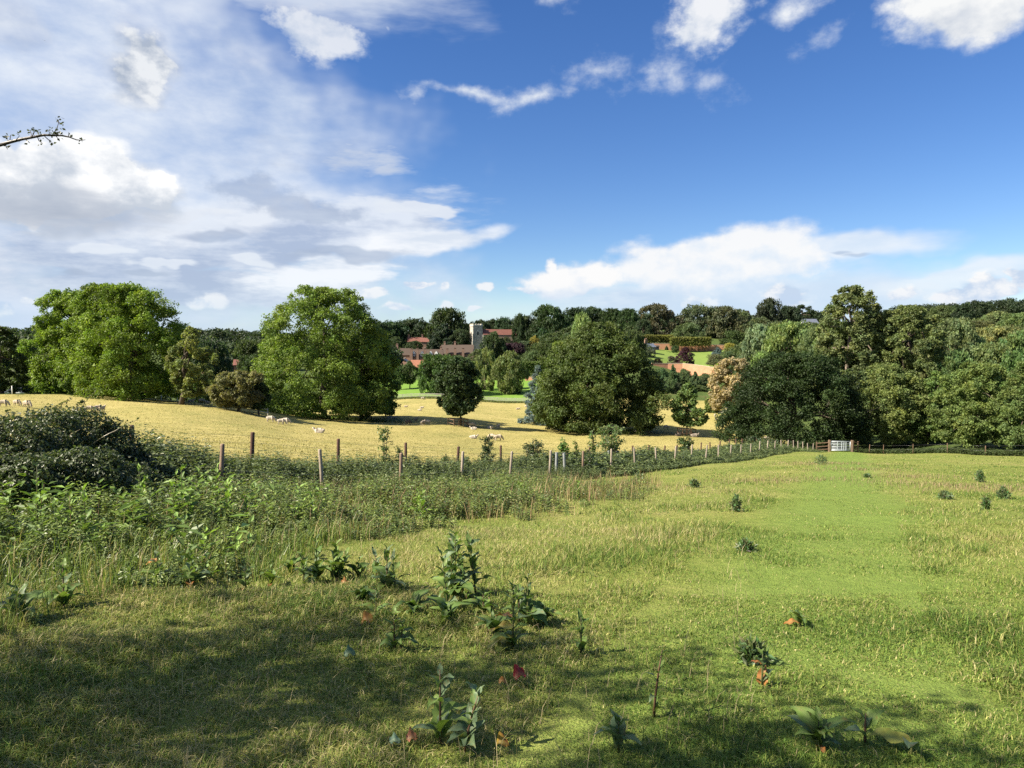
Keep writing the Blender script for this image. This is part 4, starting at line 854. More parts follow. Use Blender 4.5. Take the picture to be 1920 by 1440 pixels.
# ------------------------------------------------------------------ buildings
M_brick = None
def brick_mat(name, c1, c2, mortar=(.30,.26,.21), sc=4.):
    m, t, b = mat_new(name); co = objco(t)
    mp = t.n('ShaderNodeMapping'); mp.inputs['Rotation'].default_value = (PI/2, 0, 0); t.L.new(co, mp.inputs[0])
    br = t.n('ShaderNodeTexBrick'); br.inputs['Color1'].default_value = (*c1, 1); br.inputs['Color2'].default_value = (*c2, 1); br.inputs['Mortar'].default_value = (*mortar, 1)
    br.inputs['Scale'].default_value = sc; br.inputs['Mortar Size'].default_value = .018; t.L.new(mp.outputs[0], br.inputs[0])
    n = t.noise(co, .7, 5, .65); n2 = t.noise(co, 5, 4, .6)
    c = t.mix(t.lin(n, .35, .7, 0, .55), br.outputs[0], tuple(x*.62 for x in c2)); c = t.mix(t.lin(n2, .3, .8, 0, .3), c, (.36,.30,.22))
    t.L.new(c, b.inputs['Base Color']); b.inputs['Roughness'].default_value = .9; return m
M_brick = brick_mat('old_brick', (.25,.125,.085), (.20,.095,.065)); M_orange = brick_mat('orange_brick', (.50,.22,.115), (.42,.17,.09), (.44,.33,.22))
M_tile = plain('clay_tile', (.072,.052,.041), .9, 1.6, .4, .5, stretch=(3, 3, 1)); M_tile2 = plain('red_tile', (.155,.066,.05), .9, 1.6, .35, .5); M_pan = plain('orange_pantile', (.27,.12,.075), .9, 1.2, .3, .5)
M_slate = plain('slate', (.10,.115,.15), .6, 2, .3, .2); M_flint = plain('flint_stone', (.32,.30,.265), .9, 1.1, .45, .4); M_stone = plain('pale_stone', (.52,.48,.40), .9, 2, .2)
M_white = plain('white_paint', (.78,.77,.73), .7, 3, .06); M_glass = plain('dark_glass', (.02,.025,.03), .15, 2, .2, spec=.5); M_render = plain('cream_render', (.55,.46,.36), .9, 2, .1); M_cop = plain('coping_stone', (.42,.35,.27), .9, 2, .25)
def part(name, fn, mat, parent, smooth=False):
    a = Acc(); fn(a); return link(name, a.mesh(name, smooth, False), mat, parent)
def gable(a, L, Wd, z0, z1, over=.35, th=.18, hip=0.):
    """two roof slopes over a box L x Wd (along x), as a thick shell"""
    for s in (-1, 1):
        y0 = s*(Wd/2 + over); x = L/2 + over*.6; xr = x - hip; drop = over*(z1 - z0)/(Wd/2)
        P = [(-x, y0, z0 - drop), (x, y0, z0 - drop), (xr, 0, z1), (-xr, 0, z1)]
        a.add(P + [(p[0], p[1], p[2] + th) for p in P], [[0,1,2,3],[4,7,6,5],[0,4,5,1],[1,5,6,2],[2,6,7,3],[3,7,4,0]])
def house(px, d, base_row, L, Wd, rz, eave, ridge, wall, roof, label, name='house', chim=(), wins=(), dorm=(), hip=0., stacks=(), cat='house', winw=.9, winh=1.2, door=None):
    """eave and ridge are image rows; chim: (x, top row); wins: (x, z) on the front; dorm: x; stacks: chimneys standing against the front"""
    X = xpx(px, d); zb = zrow(base_row, d); ze = zrow(eave, d) - zb; zr = zrow(ridge, d) - zb
    e = empty(name, (X, d, zb), rz, label, cat)
    def walls(a):
        x, y = L/2, Wd/2; low = -3
        P = [(-x,-y,low),(x,-y,low),(x,y,low),(-x,y,low),(-x,-y,ze),(x,-y,ze),(x,y,ze),(-x,y,ze),(-x,0,zr - .05),(x,0,zr - .05)]
        a.add(P, [[0,1,5,4],[2,3,7,6],[3,0,4,7],[1,2,6,5]], [[7,4,8],[5,6,9]])
    part('wall', walls, wall, e); rf = part('roof', lambda a: gable(a, L, Wd, ze, zr, hip=hip), roof, e)
    for (cx, row) in chim:
        h1 = zrow(row, d) - zb
        def ch(a, cx=cx, h1=h1):
            a.box((cx, 0, (zr - 1 + h1)/2), (1.1, .75, h1 - zr + 1)); a.box((cx, 0, h1 + .08), (1.3, .95, .16)); [a.tube([(cx + q, 0, h1 + .1), (cx + q, 0, h1 + .65)], .14, 6) for q in (-.28, .28)]
        part('chimney', ch, M_brick, rf)
    for (cx, row) in stacks:
        h1 = zrow(row, d) - zb
        def stk(a, cx=cx, h1=h1): a.box((cx, -Wd/2 - .55, h1/2 - 1), (1.25, 1.0, h1 + 2)); a.box((cx, -Wd/2 - .55, h1 + .1), (1.5, 1.25, .2)); a.box((cx, -Wd/2 - .62, ze*.3 - .5), (1.9, 1.2, ze*.6 + 1))
        part('chimney', stk, M_brick, e)
    for (wx, wz) in wins:
        w = part('window', lambda a: (a.box((wx, -Wd/2 - .02, wz), (winw, .12, winh))), M_white, e)
        part('pane', lambda a: [a.box((wx + sx*winw*.235, -Wd/2 - .09, wz + sz*winh*.235), (winw*.38, .03, winh*.38)) for sx in (-1, 1) for sz in (-1, 1)], M_glass, w)
    for wx in dorm:
        dz = ze + (zr - ze)*.22; y = -Wd/2 + .05
        def dm(a): 
            a.box((wx, y + .7, dz + .1), (1.7, 1.9, 1.6)); a.add([(wx-.85,y-.25,dz+.9),(wx+.85,y-.25,dz+.9),(wx,y-.25,dz+2.1),(wx-.85,y+2.4,dz+.9),(wx+.85,y+2.4,dz+.9),(wx,y+2.4,dz+2.1)], [[0,1,2],[4,3,5]], [[0,2,5,3],[1,4,5,2]])
        dd = part('dormer', dm, M_white, rf); part('pane', lambda a: [a.box((wx + s*.34, y - .27, dz + .1), (.5, .03, 1.0)) for s in (-1, 1)], M_glass, dd)
    return e
house(757, 395, 690, 8.5, 7, .05, 665, 653.5, M_brick, M_tile, 'left end almshouse with white windows and a chimney at its left gable', chim=[(-3.6, 646)], wins=[(-1.6,5.2),(.9,5.2),(-1.6,2.),(.9,2.)], cat='house', name='almshouse')
house(800, 388, 690, 17.5, 7, .05, 668, 655.5, M_brick, M_tile, 'middle almshouse range with white dormers and tall brick chimney stacks', chim=[(7.8, 651)], dorm=[-6.8,-2.3,2.4,5.4], stacks=[(-7.9,653.5),(-4.6,653.5),(-.6,653.5)], wins=[(-6.3,2.),(-2.4,2.)], name='almshouse')
house(858, 398, 692, 17, 7.5, .04, 663, 655, M_brick, M_tile, 'right almshouse range with three plain chimney stacks', stacks=[(-5.6,653.5),(-1.2,652.5),(3.2,653)], wins=[(-3.4,4),(1.2,4)], name='almshouse')
house(858, 415, 690, 18.5, 8, .04, 655, 647, M_brick, M_tile, 'taller long tiled range behind the right almshouses', chim=[(-7.5,642),(-1.5,641.5)], name='almshouse')
house(759, 345, 700, 6.2, 5, 1.45, 681, 674, M_brick, M_slate, 'small brick outbuilding with slate roof below the almshouses', wins=[(0,2.2)])
house(784, 335, 702, 6.4, 6, .06, 687.5, 675.5, M_render, M_pan, 'low building with bright orange pantile roof', wins=[(1.6,1.6)])
house(780, 470, 660, 11, 7, .1, 641, 633, M_brick, M_tile2, 'red roofed house among dark trees left of the church', chim=[(-4.6,628),(4.2,628)], wins=[(1.5,2.4),(4,2.4)])
house(797, 462, 660, 5, 9, .1, 641, 634, M_brick, M_tile2, 'orange gabled wing right of the red roofed hill house', wins=[(0,2.2)])
house(458, 205, 705, 5.5, 5, .3, 684, 675, M_brick, M_tile2, 'red tiled roof in the trees left of the walnut')
house(362, 140, 745, 5, 5, .5, 715, 700, M_render, M_tile2, 'house with pinkish wall behind the yellowish leaning tree', wins=[(-1,2)])
house(152, 138, 752, 4.4, 5, 0, 736, 727, M_brick, M_tile, 'brick cottage with white window low behind the left pair of trees', wins=[(-.6,.7),(.9,.7)])
house(272, 136, 758, 5.5, 5, 0, 744, 734, M_brick, M_tile2, 'brick cottage with small white windows low behind the domed tree', wins=[(-1.6,.6),(0,.6),(1.6,.6)], winw=.7, winh=.8)
house(34, 128, 748, 3, 4, 1.57, 738, 727, M_white, M_slate, 'grey gabled cottage at the far left of the crest')
house(1514, 420, 622, 9.5, 7, .03, 607, 598.5, M_white, M_slate, 'white house with slate roof on the right hill', wins=[(-3,2.6),(-1,2.6),(1,2.6),(3,2.6)])
house(1399, 385, 625, 3.0, 5, .5, 601, 583, M_tile, M_tile, 'dark red gable between the skyline trees')
house(1216, 290, 662, 3.9, 4.5, .35, 650.5, 644.5, M_brick, M_slate, 'small brick garden pavilion with grey roof', 'pavilion', chim=[(-1.3,637)], wins=[(-1,1.5),(.8,1.5)], cat='pavilion', winw=.8, winh=1.5)
# church
def church():
    d = 450; a_ = math.radians(22); zb = zrow(668, d); X = xpx(893, d)
    e = empty('church', (X, d, zb), a_, 'flint church with battlemented tower and red tiled nave', 'church')
    H = zrow(612, d) - zb; w = 6.3
    def tw(a):
        a.box((0, 0, H/2 - 2), (w, w, H + 4)); a.box((0, 0, H + .05), (w + .35, w + .35, .35)); a.box((0, 0, H*.62), (w + .2, w + .2, .22))
        for s in (-1, 1):
            for q in (-1, 1): a.box((s*(w/2 + .2), q*(w/2 + .2), H*.22 - 1), (1.1, 1.1, H*.56 + 2)); a.box((s*(w/2 + .1), q*(w/2 + .1), H*.6), (.75, .75, H*.3))
    tower = part('tower', tw, M_flint, e)
    def bat(a):
        for s in (-1, 1):
            for k in range(4):
                q = -w/2 + .55 + k*(w - 1.1)/3; a.box((q, s*(w/2 - .05), H + .9), (.95, .35, 1.5)); a.box((s*(w/2 - .05), q*.98, H + .9), (.34, .9, 1.48))
            a.box((0, s*(w/2 - .05), H + .42), (w - .2, .3, .7)); a.box((s*(w/2 - .05), 0, H + .42), (.3, w - .4, .69))
    part('battlement', bat, M_stone, tower)
    for fx, fy, r in ((0, -1, 0), (-1, 0, 1)):
        def win(a, grow, out):
            pts = [(-.75,0),(.75,0),(.75,1.7),(.42,2.4),(0,2.8),(-.42,2.4),(-.75,1.7)]; P = []
            for s in (0, 1):
                for (u, v) in pts:
                    u *= grow; dd = (w/2 + out)*(1 if s else .97); v = v*grow + H*.7 - (grow-1)*.6; P.append((u, -dd, v) if r == 0 else (-dd, u, v))
            n = len(pts); a.add(P, [list(range(n, 2*n))], [[i, (i+1) % n, n + (i+1) % n, n + i] for i in range(n)])
        wv_ = part('window', lambda a: win(a, 1.25, .06), M_stone, tower); part('pane', lambda a: win(a, .9, .1), M_glass, wv_)
    x0 = w/2; Ln = 22; he = zrow(627.5, d) - zb; hr = zrow(617.5, d) - zb
    def nave(a):
        y = 4.2; P = [(x0,-y,-3),(x0+Ln,-y,-3),(x0+Ln,y,-3),(x0,y,-3),(x0,-y,he),(x0+Ln,-y,he),(x0+Ln,y,he),(x0,y,he),(x0,0,hr),(x0+Ln,0,hr)]
        a.add(P, [[0,1,5,4],[2,3,7,6],[3,0,4,7],[1,2,6,5]], [[7,4,8],[5,6,9]])
    part('nave', nave, M_flint, e)
    def nr(a):
        b = Acc(); gable(b, Ln - .3, 8.4, he, hr); V = np.concatenate(b.V) + np.array([x0 + Ln/2 + .2, 0, 0]); a.add(V, np.concatenate(b.F[4]))
    part('nave_roof', nr, M_tile2, e)
    def aisle(a):
        a.box((x0 + Ln/2 + 1, -6, he*.35 - 1), (Ln - 2, 3.4, he*.7 + 2)); 
    part('aisle', aisle, M_flint, e)
    part('aisle_roof', lambda a: a.add([(x0+1.6,-8,he*.66),(x0+Ln+.4,-8,he*.66),(x0+Ln+.4,-4.25,he*.9),(x0+1.6,-4.25,he*.9),(x0+1.6,-8,he*.7),(x0+Ln+.4,-8,he*.7),(x0+Ln+.4,-4.25,he*.94),(x0+1.6,-4.25,he*.94)], [[3,2,1,0],[4,5,6,7],[0,1,5,4],[1,2,6,5],[2,3,7,6],[3,0,4,7]]), M_tile, e)
    for k in range(5):
        xx = x0 + 3 + k*4.2; wv_ = part('window', lambda a: a.box((xx, -4.25, he*.86 + .2), (1.4, .14, 1.0)), M_stone, e); part('pane', lambda a: a.box((xx, -4.34, he*.86 + .2), (1.1, .04, .75)), M_glass, wv_)
church()
# garden walls
def wall(pts, label, mat, th=.4, name='brick_wall', cop=.12):
    """pts: (px, top row, d, height)"""
    o = np.array(at(*pts[0][:3])); o[2] -= pts[0][3]
    e = empty(name, o, 0, label, 'wall'); W_, Cp = Acc(), Acc()
    for p, q in zip(pts[:-1], pts[1:]):
        A_, B_ = np.array(at(*p[:3])) - o, np.array(at(*q[:3])) - o; v = B_ - A_; n = np.array([-v[1], v[0], 0]); n = n/np.linalg.norm(n)*th/2
        def slab(acc, top, bot, g):
            m = n*g; P = [A_-m+(0,0,bot[0]), B_-m+(0,0,bot[1]), B_+m+(0,0,bot[1]), A_+m+(0,0,bot[0]), A_-m+(0,0,top), B_-m+(0,0,top), B_+m+(0,0,top), A_+m+(0,0,top)]
            acc.add(P, [[0,3,2,1],[4,5,6,7],[0,1,5,4],[1,2,6,5],[2,3,7,6],[3,0,4,7]])
        slab(W_, -cop, (-p[3]-1.5, -q[3]-1.5), 1); slab(Cp, 0, (-cop, -cop), 1.35)
    link('masonry', W_.mesh('masonry', tint=False), mat, e); link('coping', Cp.mesh('coping', tint=False), M_cop, e)
wall([(1222,680.5,250,3.8),(1252,681,251,3.9),(1280,681,250,4.2),(1300,683,247,4.2),(1322,686,243,4.2),(1352,690,238,4)], 'lower orange brick wall running below the sloping garden lawn', M_orange)
wall([(1220,643.3,309,3),(1256,643.6,309,3),(1334,645.8,311,3.2),(1360,646.5,311,3.2)], 'upper orange brick wall at the back of the garden lawn', M_orange)
wall([(1012,667,300,2.6),(1034,669,297,2.6)], 'short pale brick wall showing left of the chestnut top', M_orange)
wall([(985,706,258,2.6),(1010,707,257,2.6)], 'bit of brick wall low beside the blue cedar', M_orange)
e = house(1231, 306, 657.5, 2.0, 1.2, 0, 649, 647.6, M_brick, M_tile, 'shed with a dark panel painted as its shaded opening, against the upper orange wall', 'garden_shed', cat='shed'); part('shade_panel', lambda a: a.box((.1, -.62, 1.), (1.5, .08, 1.5)), M_glass, e)  # near-black panel paints in the shade of an opening; wall behind is solid

# ------------------------------------------------------------------ fences
M_pale = plain('weathered_post', (.25,.21,.165), .9, 3, .4, .3, stretch=(4, 4, .6)); M_brownp = plain('creosoted_post', (.085,.048,.034), .9, 3, .4, .3, stretch=(4, 4, .6)); M_orangep = plain('tan_post', (.20,.14,.10), .9, 3, .4, .3, stretch=(4, 4, .6))
M_wire = plain('fence_wire', (.28,.28,.28), .45, 8, .2, metal=.8); M_rail = plain('pale_rail', (.42,.40,.34), .85, 2, .2); M_guard = plain('guard_timber', (.13,.085,.055), .9, 3, .35); M_galv = plain('galvanised_steel', (.55,.60,.66), .45, 4, .1, metal=.2); M_tube = plain('grey_tree_tube', (.22,.235,.23), .7, 2, .25)
def wire_fence(pts, heights, label, mats, rad, wires, name='wire_fence', seed=1):
    R = random.Random(seed); o = np.array((*pts[0], g1(*pts[0]))); e = empty(name, o, 0, label, 'fence'); tops = []
    for i, (x, y) in enumerate(pts):
        z = g1(x, y); h = heights[i] if hasattr(heights, '__len__') else heights*R.uniform(.94, 1.05); tx, ty = R.gauss(0, .045), R.gauss(0, .045)
        a = Acc(); r = rad*R.uniform(.9, 1.1); P = np.array([(x, y, z - .3), (x + tx*.5, y + ty*.5, z + h*.5), (x + tx, y + ty, z + h - .02), (x + tx, y + ty, z + h)]) - o
        a.tube(P, [r, r, r*.97, r*.8], 10); link('post', a.mesh('post', True, False), mats[i % len(mats)] if not callable(mats) else mats(i), e); tops.append(np.array((x + tx, y + ty, z)) - o)
    a = Acc()
    for f in wires:
        for p, q in zip(tops[:-1], tops[1:]):
            s = np.linspace(0, 1, 4)[:,None]; P = p + (q - p)*s; P[:,2] += f + np.array([0, -.008, -.008, 0]); P[:,0] += rad*FDY; P[:,1] -= rad*FDX; a.tube(P, (.0018 + .00003*np.hypot(*(p+o)[:2])), 4)
    w_ = link('wire', a.mesh('wire', True, False), M_wire, e)
    return e
ps = [2.9*k for k in range(-3, 22)] + [63.2, 66, 69, 72]
wire_fence([fence_pt(s) for s in ps], 1.15, 'near wire fence of pale weathered posts along the meadow', lambda i: M_orangep if i in (2, 4, 8) else M_pale, .046, (.25, .55, .85, 1.05), seed=3)
ds = [-6, -2.5, 1, 4.4, 7.8, 11, 14.3, 17.3, 20.3, 23.5, 26.6, 29.6, 32.4, 35.5, 38.3, 41.1, 43.9, 46.6, 49.4, 52.5, 54.9, 57.3, 60.2, 63, 66, 69, 72]
_dt = {-2.5: 797, 1: 810, 4.4: 823, 7.8: 830, 11: 837, 14.3: 835}
hs_ = []
for s in ds:
    x, y = fence_pt(s, 4); hs_.append(max(.9, min(1.6, zrow(_dt[s], y) - g1(x, y))) if s in _dt else 1.2)
wire_fence([fence_pt(s, 4) for s in ds], hs_, 'far wire fence of dark brown posts along the pasture', lambda i: M_brownp, .056, (.3, .6, .9, 1.1), seed=4)
wx = [40.5, 43.2, 44.6, 46.2, 47.5, 48.6, 50, 52, 55]
wire_fence([(x, float(wood_line(x)) + .6) for x in np.interp(np.linspace(0, 1, 9), [0, .5, 1], [40.5, 46, 56])], 1.05, 'wire fence of thin brown posts along the dark wood edge', lambda i: M_guard if i % 3 else M_guard, .042, (.5, .95), seed=5)
# planting tubes
for i, (px, top, d, rad) in enumerate([(1043,848,29,.06),(1060,849,29.5,.06),(1141,845,36,.055),(1159,845,38,.055),(1176,848,40,.055),(1225,849,44,.06),(1243,847,46,.055),(1257,846,48,.055),(1263,849,47,.05),(1291,846,51,.055),(1287,847,51.5,.05),(1312,842,56,.05),(1360,845,58,.05),(1397,842,62,.05),(1409,841,63,.05)]):
    x = xpx(px, d); z0 = g1(x, d); zt = min(zrow(top, d), z0 + 1.35); e = empty('tree_tube', (x, d, z0), 0, 'grey planting tube in the nettle strip', 'tree tube', 'grey planting tubes')
    e['label'] = ['left one of the thick grey planting tubes under the bright sapling','right one of the thick grey planting tubes under the bright sapling','grey planting tube right of the tall pale post','second grey planting tube right of the tall pale post, under the elder','third grey planting tube right of the tall pale post',
       'grey planting tube right of the elder, first of a loose row','grey planting tube midway between elder and dark sapling','left tube of a touching pair before the dark sapling','right tube of a touching pair before the dark sapling','right tube of the pair under the dark rounded sapling','left tube of the pair under the dark rounded sapling',
       'grey planting tube just right of the dark rounded sapling','grey planting tube below the row of dark posts','left tube of the far pair below the guarded tree','right tube of the far pair below the guarded tree'][i]
    a = Acc(); tl = random.Random(i).uniform(-.05, .05); a.tube([(0,0,-.1),(tl*.5,0,(zt-z0)*.5),(tl,0,zt-z0)], rad, 10, cap=False); a.tube([(tl,0,zt-z0),(tl*.5,0,(zt-z0)*.5),(0,0,-.1)], rad*.85, 10, cap=False); link('tube', a.mesh('tube', True, False), M_tube, e)
    a = Acc(); a.box((rad + .02, 0, (zt-z0)*.45), (.03, .03, (zt-z0)*.9 + .2)); link('stake', a.mesh('stake', tint=False), M_guard, e)
def rail_fence(pts, label, h, rails, mat, post=(.12,.1), name='rail_fence', rh=.1, step=2.4):
    P = np.array(pts); sg = np.r_[0, np.cumsum(np.linalg.norm(np.diff(P[:,:2], axis=0), axis=1))]; n = max(2, int(sg[-1]/step)+1); s = np.linspace(0, sg[-1], n)
    X, Y = np.interp(s, sg, P[:,0]), np.interp(s, sg, P[:,1]); Z = gzf(X, Y); o = np.array([X[0], Y[0], Z[0]]); e = empty(name, o, 0, label, 'fence')
    for x, y, z in zip(X, Y, Z):
        a = Acc(); a.box(np.array((x, y, z + h/2 - .1)) - o, (*post, h + .2)); link('post', a.mesh('post', tint=False), mat, e)
    for f in rails:
        a = Acc()
        for i in range(n-1):
            A_, B_ = np.array((X[i],Y[i],Z[i]+f)) - o, np.array((X[i+1],Y[i+1],Z[i+1]+f)) - o; v = B_-A_; m = np.array([v[1], -v[0], 0]); m = m/np.linalg.norm(m); a_, b_ = A_ + m*(post[1]/2+.005), B_ + m*(post[1]/2+.005); m2 = m*.04; u = np.array([0,0,rh/2])
            a.add([a_-u,b_-u,b_+m2-u,a_+m2-u,a_+u,b_+u,b_+m2+u,a_+m2+u], [[0,3,2,1],[4,5,6,7],[0,1,5,4],[1,2,6,5],[2,3,7,6],[3,0,4,7]])
        link('rail', a.mesh('rail', tint=False), mat, e)
    return e
rail_fence([(xpx(690,203),203),(xpx(850,201.5),201.5),(xpx(1015,199.5),199.5)], 'long pale post and rail fence between pasture and green lawn', 1.25, (.45, .8, 1.12), M_rail, rh=.14)
rail_fence([(xpx(449,99),99),(xpx(470,100.5),100.5),(xpx(500,102),102)], 'low timber rail fence beside the olive brown tree', 1.1, (.5, .95), M_rail)
rail_fence([(xpx(300,118),118),(xpx(330,117.5),117.5)], 'short pale rail fence right of the domed tree', 1.2, (.5, 1.05), M_white)
rail_fence([(xpx(1224,188.5),188.5),(xpx(1350,182),182)], 'thin fence along the foot of the young plantation', 1.1, (1.05,), M_guard, post=(.1,.1), rh=.05, step=3)
rail_fence([(xpx(1535,80.6),80.6),(xpx(1558,80.3),80.3)], 'short brown timber rail fence left of the gate under the oak', 1.25, (.35, .7, 1.1), M_guard)
rail_fence([(xpx(1604.5,80.2),80.2),(xpx(1613,80.4),80.4)], 'short timber rail piece right of the gate', 1.3, (.4, .75, 1.15), M_guard, step=1.2)
def gate(px0, px1, d0, d1, h, label, mat, bars=7, ups=(0, .33, .56, .67, .78, 1.)):
    A_, B_ = np.array((xpx(px0,d0), d0, g1(xpx(px0,d0), d0))), np.array((xpx(px1,d1), d1, g1(xpx(px1,d1), d1))); v = B_ - A_; L = np.linalg.norm(v[:2]); e = empty('field_gate', A_, math.atan2(v[1], v[0]), label, 'gate'); sl_ = v[2]/L
    P = lambda x, z: (x, 0, z + sl_*x + .08)
    a = Acc(); [a.tube([P(x0, z0), P(x1, z1)], .035, 6) for x0, z0, x1, z1 in [(.1,.1,.1,h),(L-.1,.1,L-.1,h),(.1,h,L-.1,h),(.1,.1,L-.1,.1)]]; link('frame', a.mesh('frame', True, False), mat, e)
    for k in range(1, bars-1): a = Acc(); z = .1 + (h-.1)*(k/(bars-1))**1.25; a.tube([P(.1, z), P(L-.1, z)], .024, 6); link('bar', a.mesh('bar', True, False), mat, e)
    for u in ups[1:-1]: a = Acc(); a.box(P(.1 + (L-.2)*u, h/2 + .05), (.05, .05, h - .1)); link('upright', a.mesh('upright', tint=False), mat, e)
    for x in (-.08, L + .1): a = Acc(); a.box((x, .02, h/2 + sl_*x), (.2, .2, h + .45)); link('post', a.mesh('post', tint=False), M_orangep, e)
gate(1560.5, 1600, 80.2, 80, 1.12, 'galvanised metal field gate between the oak and the wood', M_galv)
gate(1346, 1371, 162, 160, 1.15, 'white timber field gate at the far edge of the pasture', M_white, bars=5, ups=(0, .5, 1.))
part('hinge', lambda a: a.box((.05, -.05, .9), (.2, .06, .06)), M_galv, bpy.data.objects['field_gate'])
def guard(px, d, s, h, label, rz=.15):
    x = xpx(px, d); z0 = g1(x, d); e = empty('tree_guard', (x, d, z0), rz, label, 'tree guard', 'wooden guards round young trees')
    for sx in (-1, -.33, .33, 1):
        for sy in (-1, 1):
            if abs(sx) < 1 and sy > 0: continue
            a = Acc(); a.box((sx*s/2, sy*s/2, h/2 - .1), (.1, .1, h + .2)); link('post', a.mesh('post', tint=False), M_guard, e)
    for z in (.55, h - .12):
        for sy in (-1, 1):
            a = Acc(); a.box((0, sy*(s/2 + .075), z), (s + .2, .04, .12)); link('rail', a.mesh('rail', tint=False), M_guard, e)
            a = Acc(); a.box((sy*(s/2 + .075), 0, z + .005), (.04, s + .1, .12)); link('rail', a.mesh('rail', tint=False), M_guard, e)
guard(1310 - 21, 120, 2.3, 1.35, 'square timber guard round the open young tree'); guard(1402, 128, 2.2, 1.35, 'square timber guard left of the dark oak')
guard(858, 121.5, 2.6, 1.3, 'broken timber guard at the foot of the slender mid field tree', .5)
for px, d, lab in [(20, 100, 'thin white pole standing on the field crest at far left')]:
    x = xpx(px, d); e = empty('white_pole', (x, d, g1(x, d)), 0, lab, 'pole'); a = Acc(); a.tube([(0,0,-.2),(0,0,.6),(0,0,1.2)], .06, 8); link('shaft', a.mesh('shaft', True, False), M_white, e); a = Acc(); a.tube([(0,0,1.2),(0,0,1.24)], [.08,.05], 8); link('cap', a.mesh('cap', True, False), M_white, e)

# ------------------------------------------------------------------ sheep
def skin(name, pts, edges, rad, sub=2):
    me = bpy.data.meshes.new(name); me.from_pydata(pts, edges, []); o = bpy.data.objects.new(name, me); C.objects.link(o)
    sk = o.modifiers.new('s', 'SKIN'); sv = me.skin_vertices[0].data
    for v, r in zip(sv, rad): v.radius = r if hasattr(r, '__len__') else (r, r)
    sv[0].use_root = True; ss = o.modifiers.new('u', 'SUBSURF'); ss.levels = ss.render_levels = sub
    dg = bpy.context.evaluated_depsgraph_get(); dg.update(); m2 = bpy.data.meshes.new_from_object(o.evaluated_get(dg)); bpy.data.objects.remove(o); m2.name = name
    for p in m2.polygons: p.use_smooth = True
    return m2
def sheep_mesh(pose):
    B = [(0,0,.62),(.24,0,.62),(.46,0,.60),(-.25,0,.63),(-.47,0,.60),(-.56,0,.50)]; rb = [(.25,.27),(.24,.26),(.16,.18),(.25,.27),(.19,.20),(.05,.07)]
    hd = {'graze': [(.62,0,.42),(.70,0,.22),(.78,0,.09)], 'stand': [(.60,0,.76),(.70,0,.90),(.86,0,.84)], 'lie': [(.58,0,.74),(.66,0,.90),(.82,0,.86)]}[pose]; rh = [(.11,.12),(.085,.1),(.05,.055)]
    V = B + hd; E = [(0,1),(1,2),(0,3),(3,4),(4,5),(2,6),(6,7),(7,8)]; Rr = rb + rh
    for sx, at_ in ((.30,1),(-.34,3)):
        for sy in (-.12, .12):
            n = len(V)
            if pose == 'lie': V += [(sx*1.05, sy*1.3, .42), (sx + .2, sy*1.5, .36), (sx + .02, sy*1.6, .34)]
            else: V += [(sx, sy, .42), (sx + (.02 if sx > 0 else -.04), sy, .22), (sx, sy, .02)]
            E += [(at_, n), (n, n+1), (n+1, n+2)]; Rr += [(.09,.09),(.045,.045),(.04,.04)]
    n = len(V); h = np.array(hd[1])
    V += [tuple(h + (-.02, .10, .05)), tuple(h + (-.03, .17, .02)), tuple(h + (-.02, -.10, .05)), tuple(h + (-.03, -.17, .02))]; E += [(7, n), (n, n+1), (7, n+2), (n+2, n+3)]; Rr += [(.03,.03),(.02,.02)]*2
    if pose == 'lie': V = [(x, y, max(z - .33, .03)) for x, y, z in V]
    return skin('body', V, E, Rr)
def wool_mat(name, col):
    m, t, b = mat_new(name); co = objco(t); n = t.noise(co, 14, 5, .7); t.L.new(t.mix(t.lin(n, .3, .7), tuple(x*.72 for x in col), col), b.inputs['Base Color']); b.inputs['Roughness'].default_value = .95
    bp = t.n('ShaderNodeBump'); bp.inputs['Strength'].default_value = .7; bp.inputs['Distance'].default_value = .04; t.L.new(n, bp.inputs['Height']); t.L.new(bp.outputs[0], b.inputs['Normal']); return m
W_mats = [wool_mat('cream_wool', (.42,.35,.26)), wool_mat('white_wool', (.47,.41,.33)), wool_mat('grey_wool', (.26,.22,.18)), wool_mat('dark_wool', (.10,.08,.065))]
S_me = {(p, k): None for p in ('graze', 'stand', 'lie') for k in range(4)}
for p in ('graze', 'stand', 'lie'):
    b0 = sheep_mesh(p)
    for k in range(4): m_ = b0.copy(); m_.materials.append(W_mats[k]); S_me[(p, k)] = m_
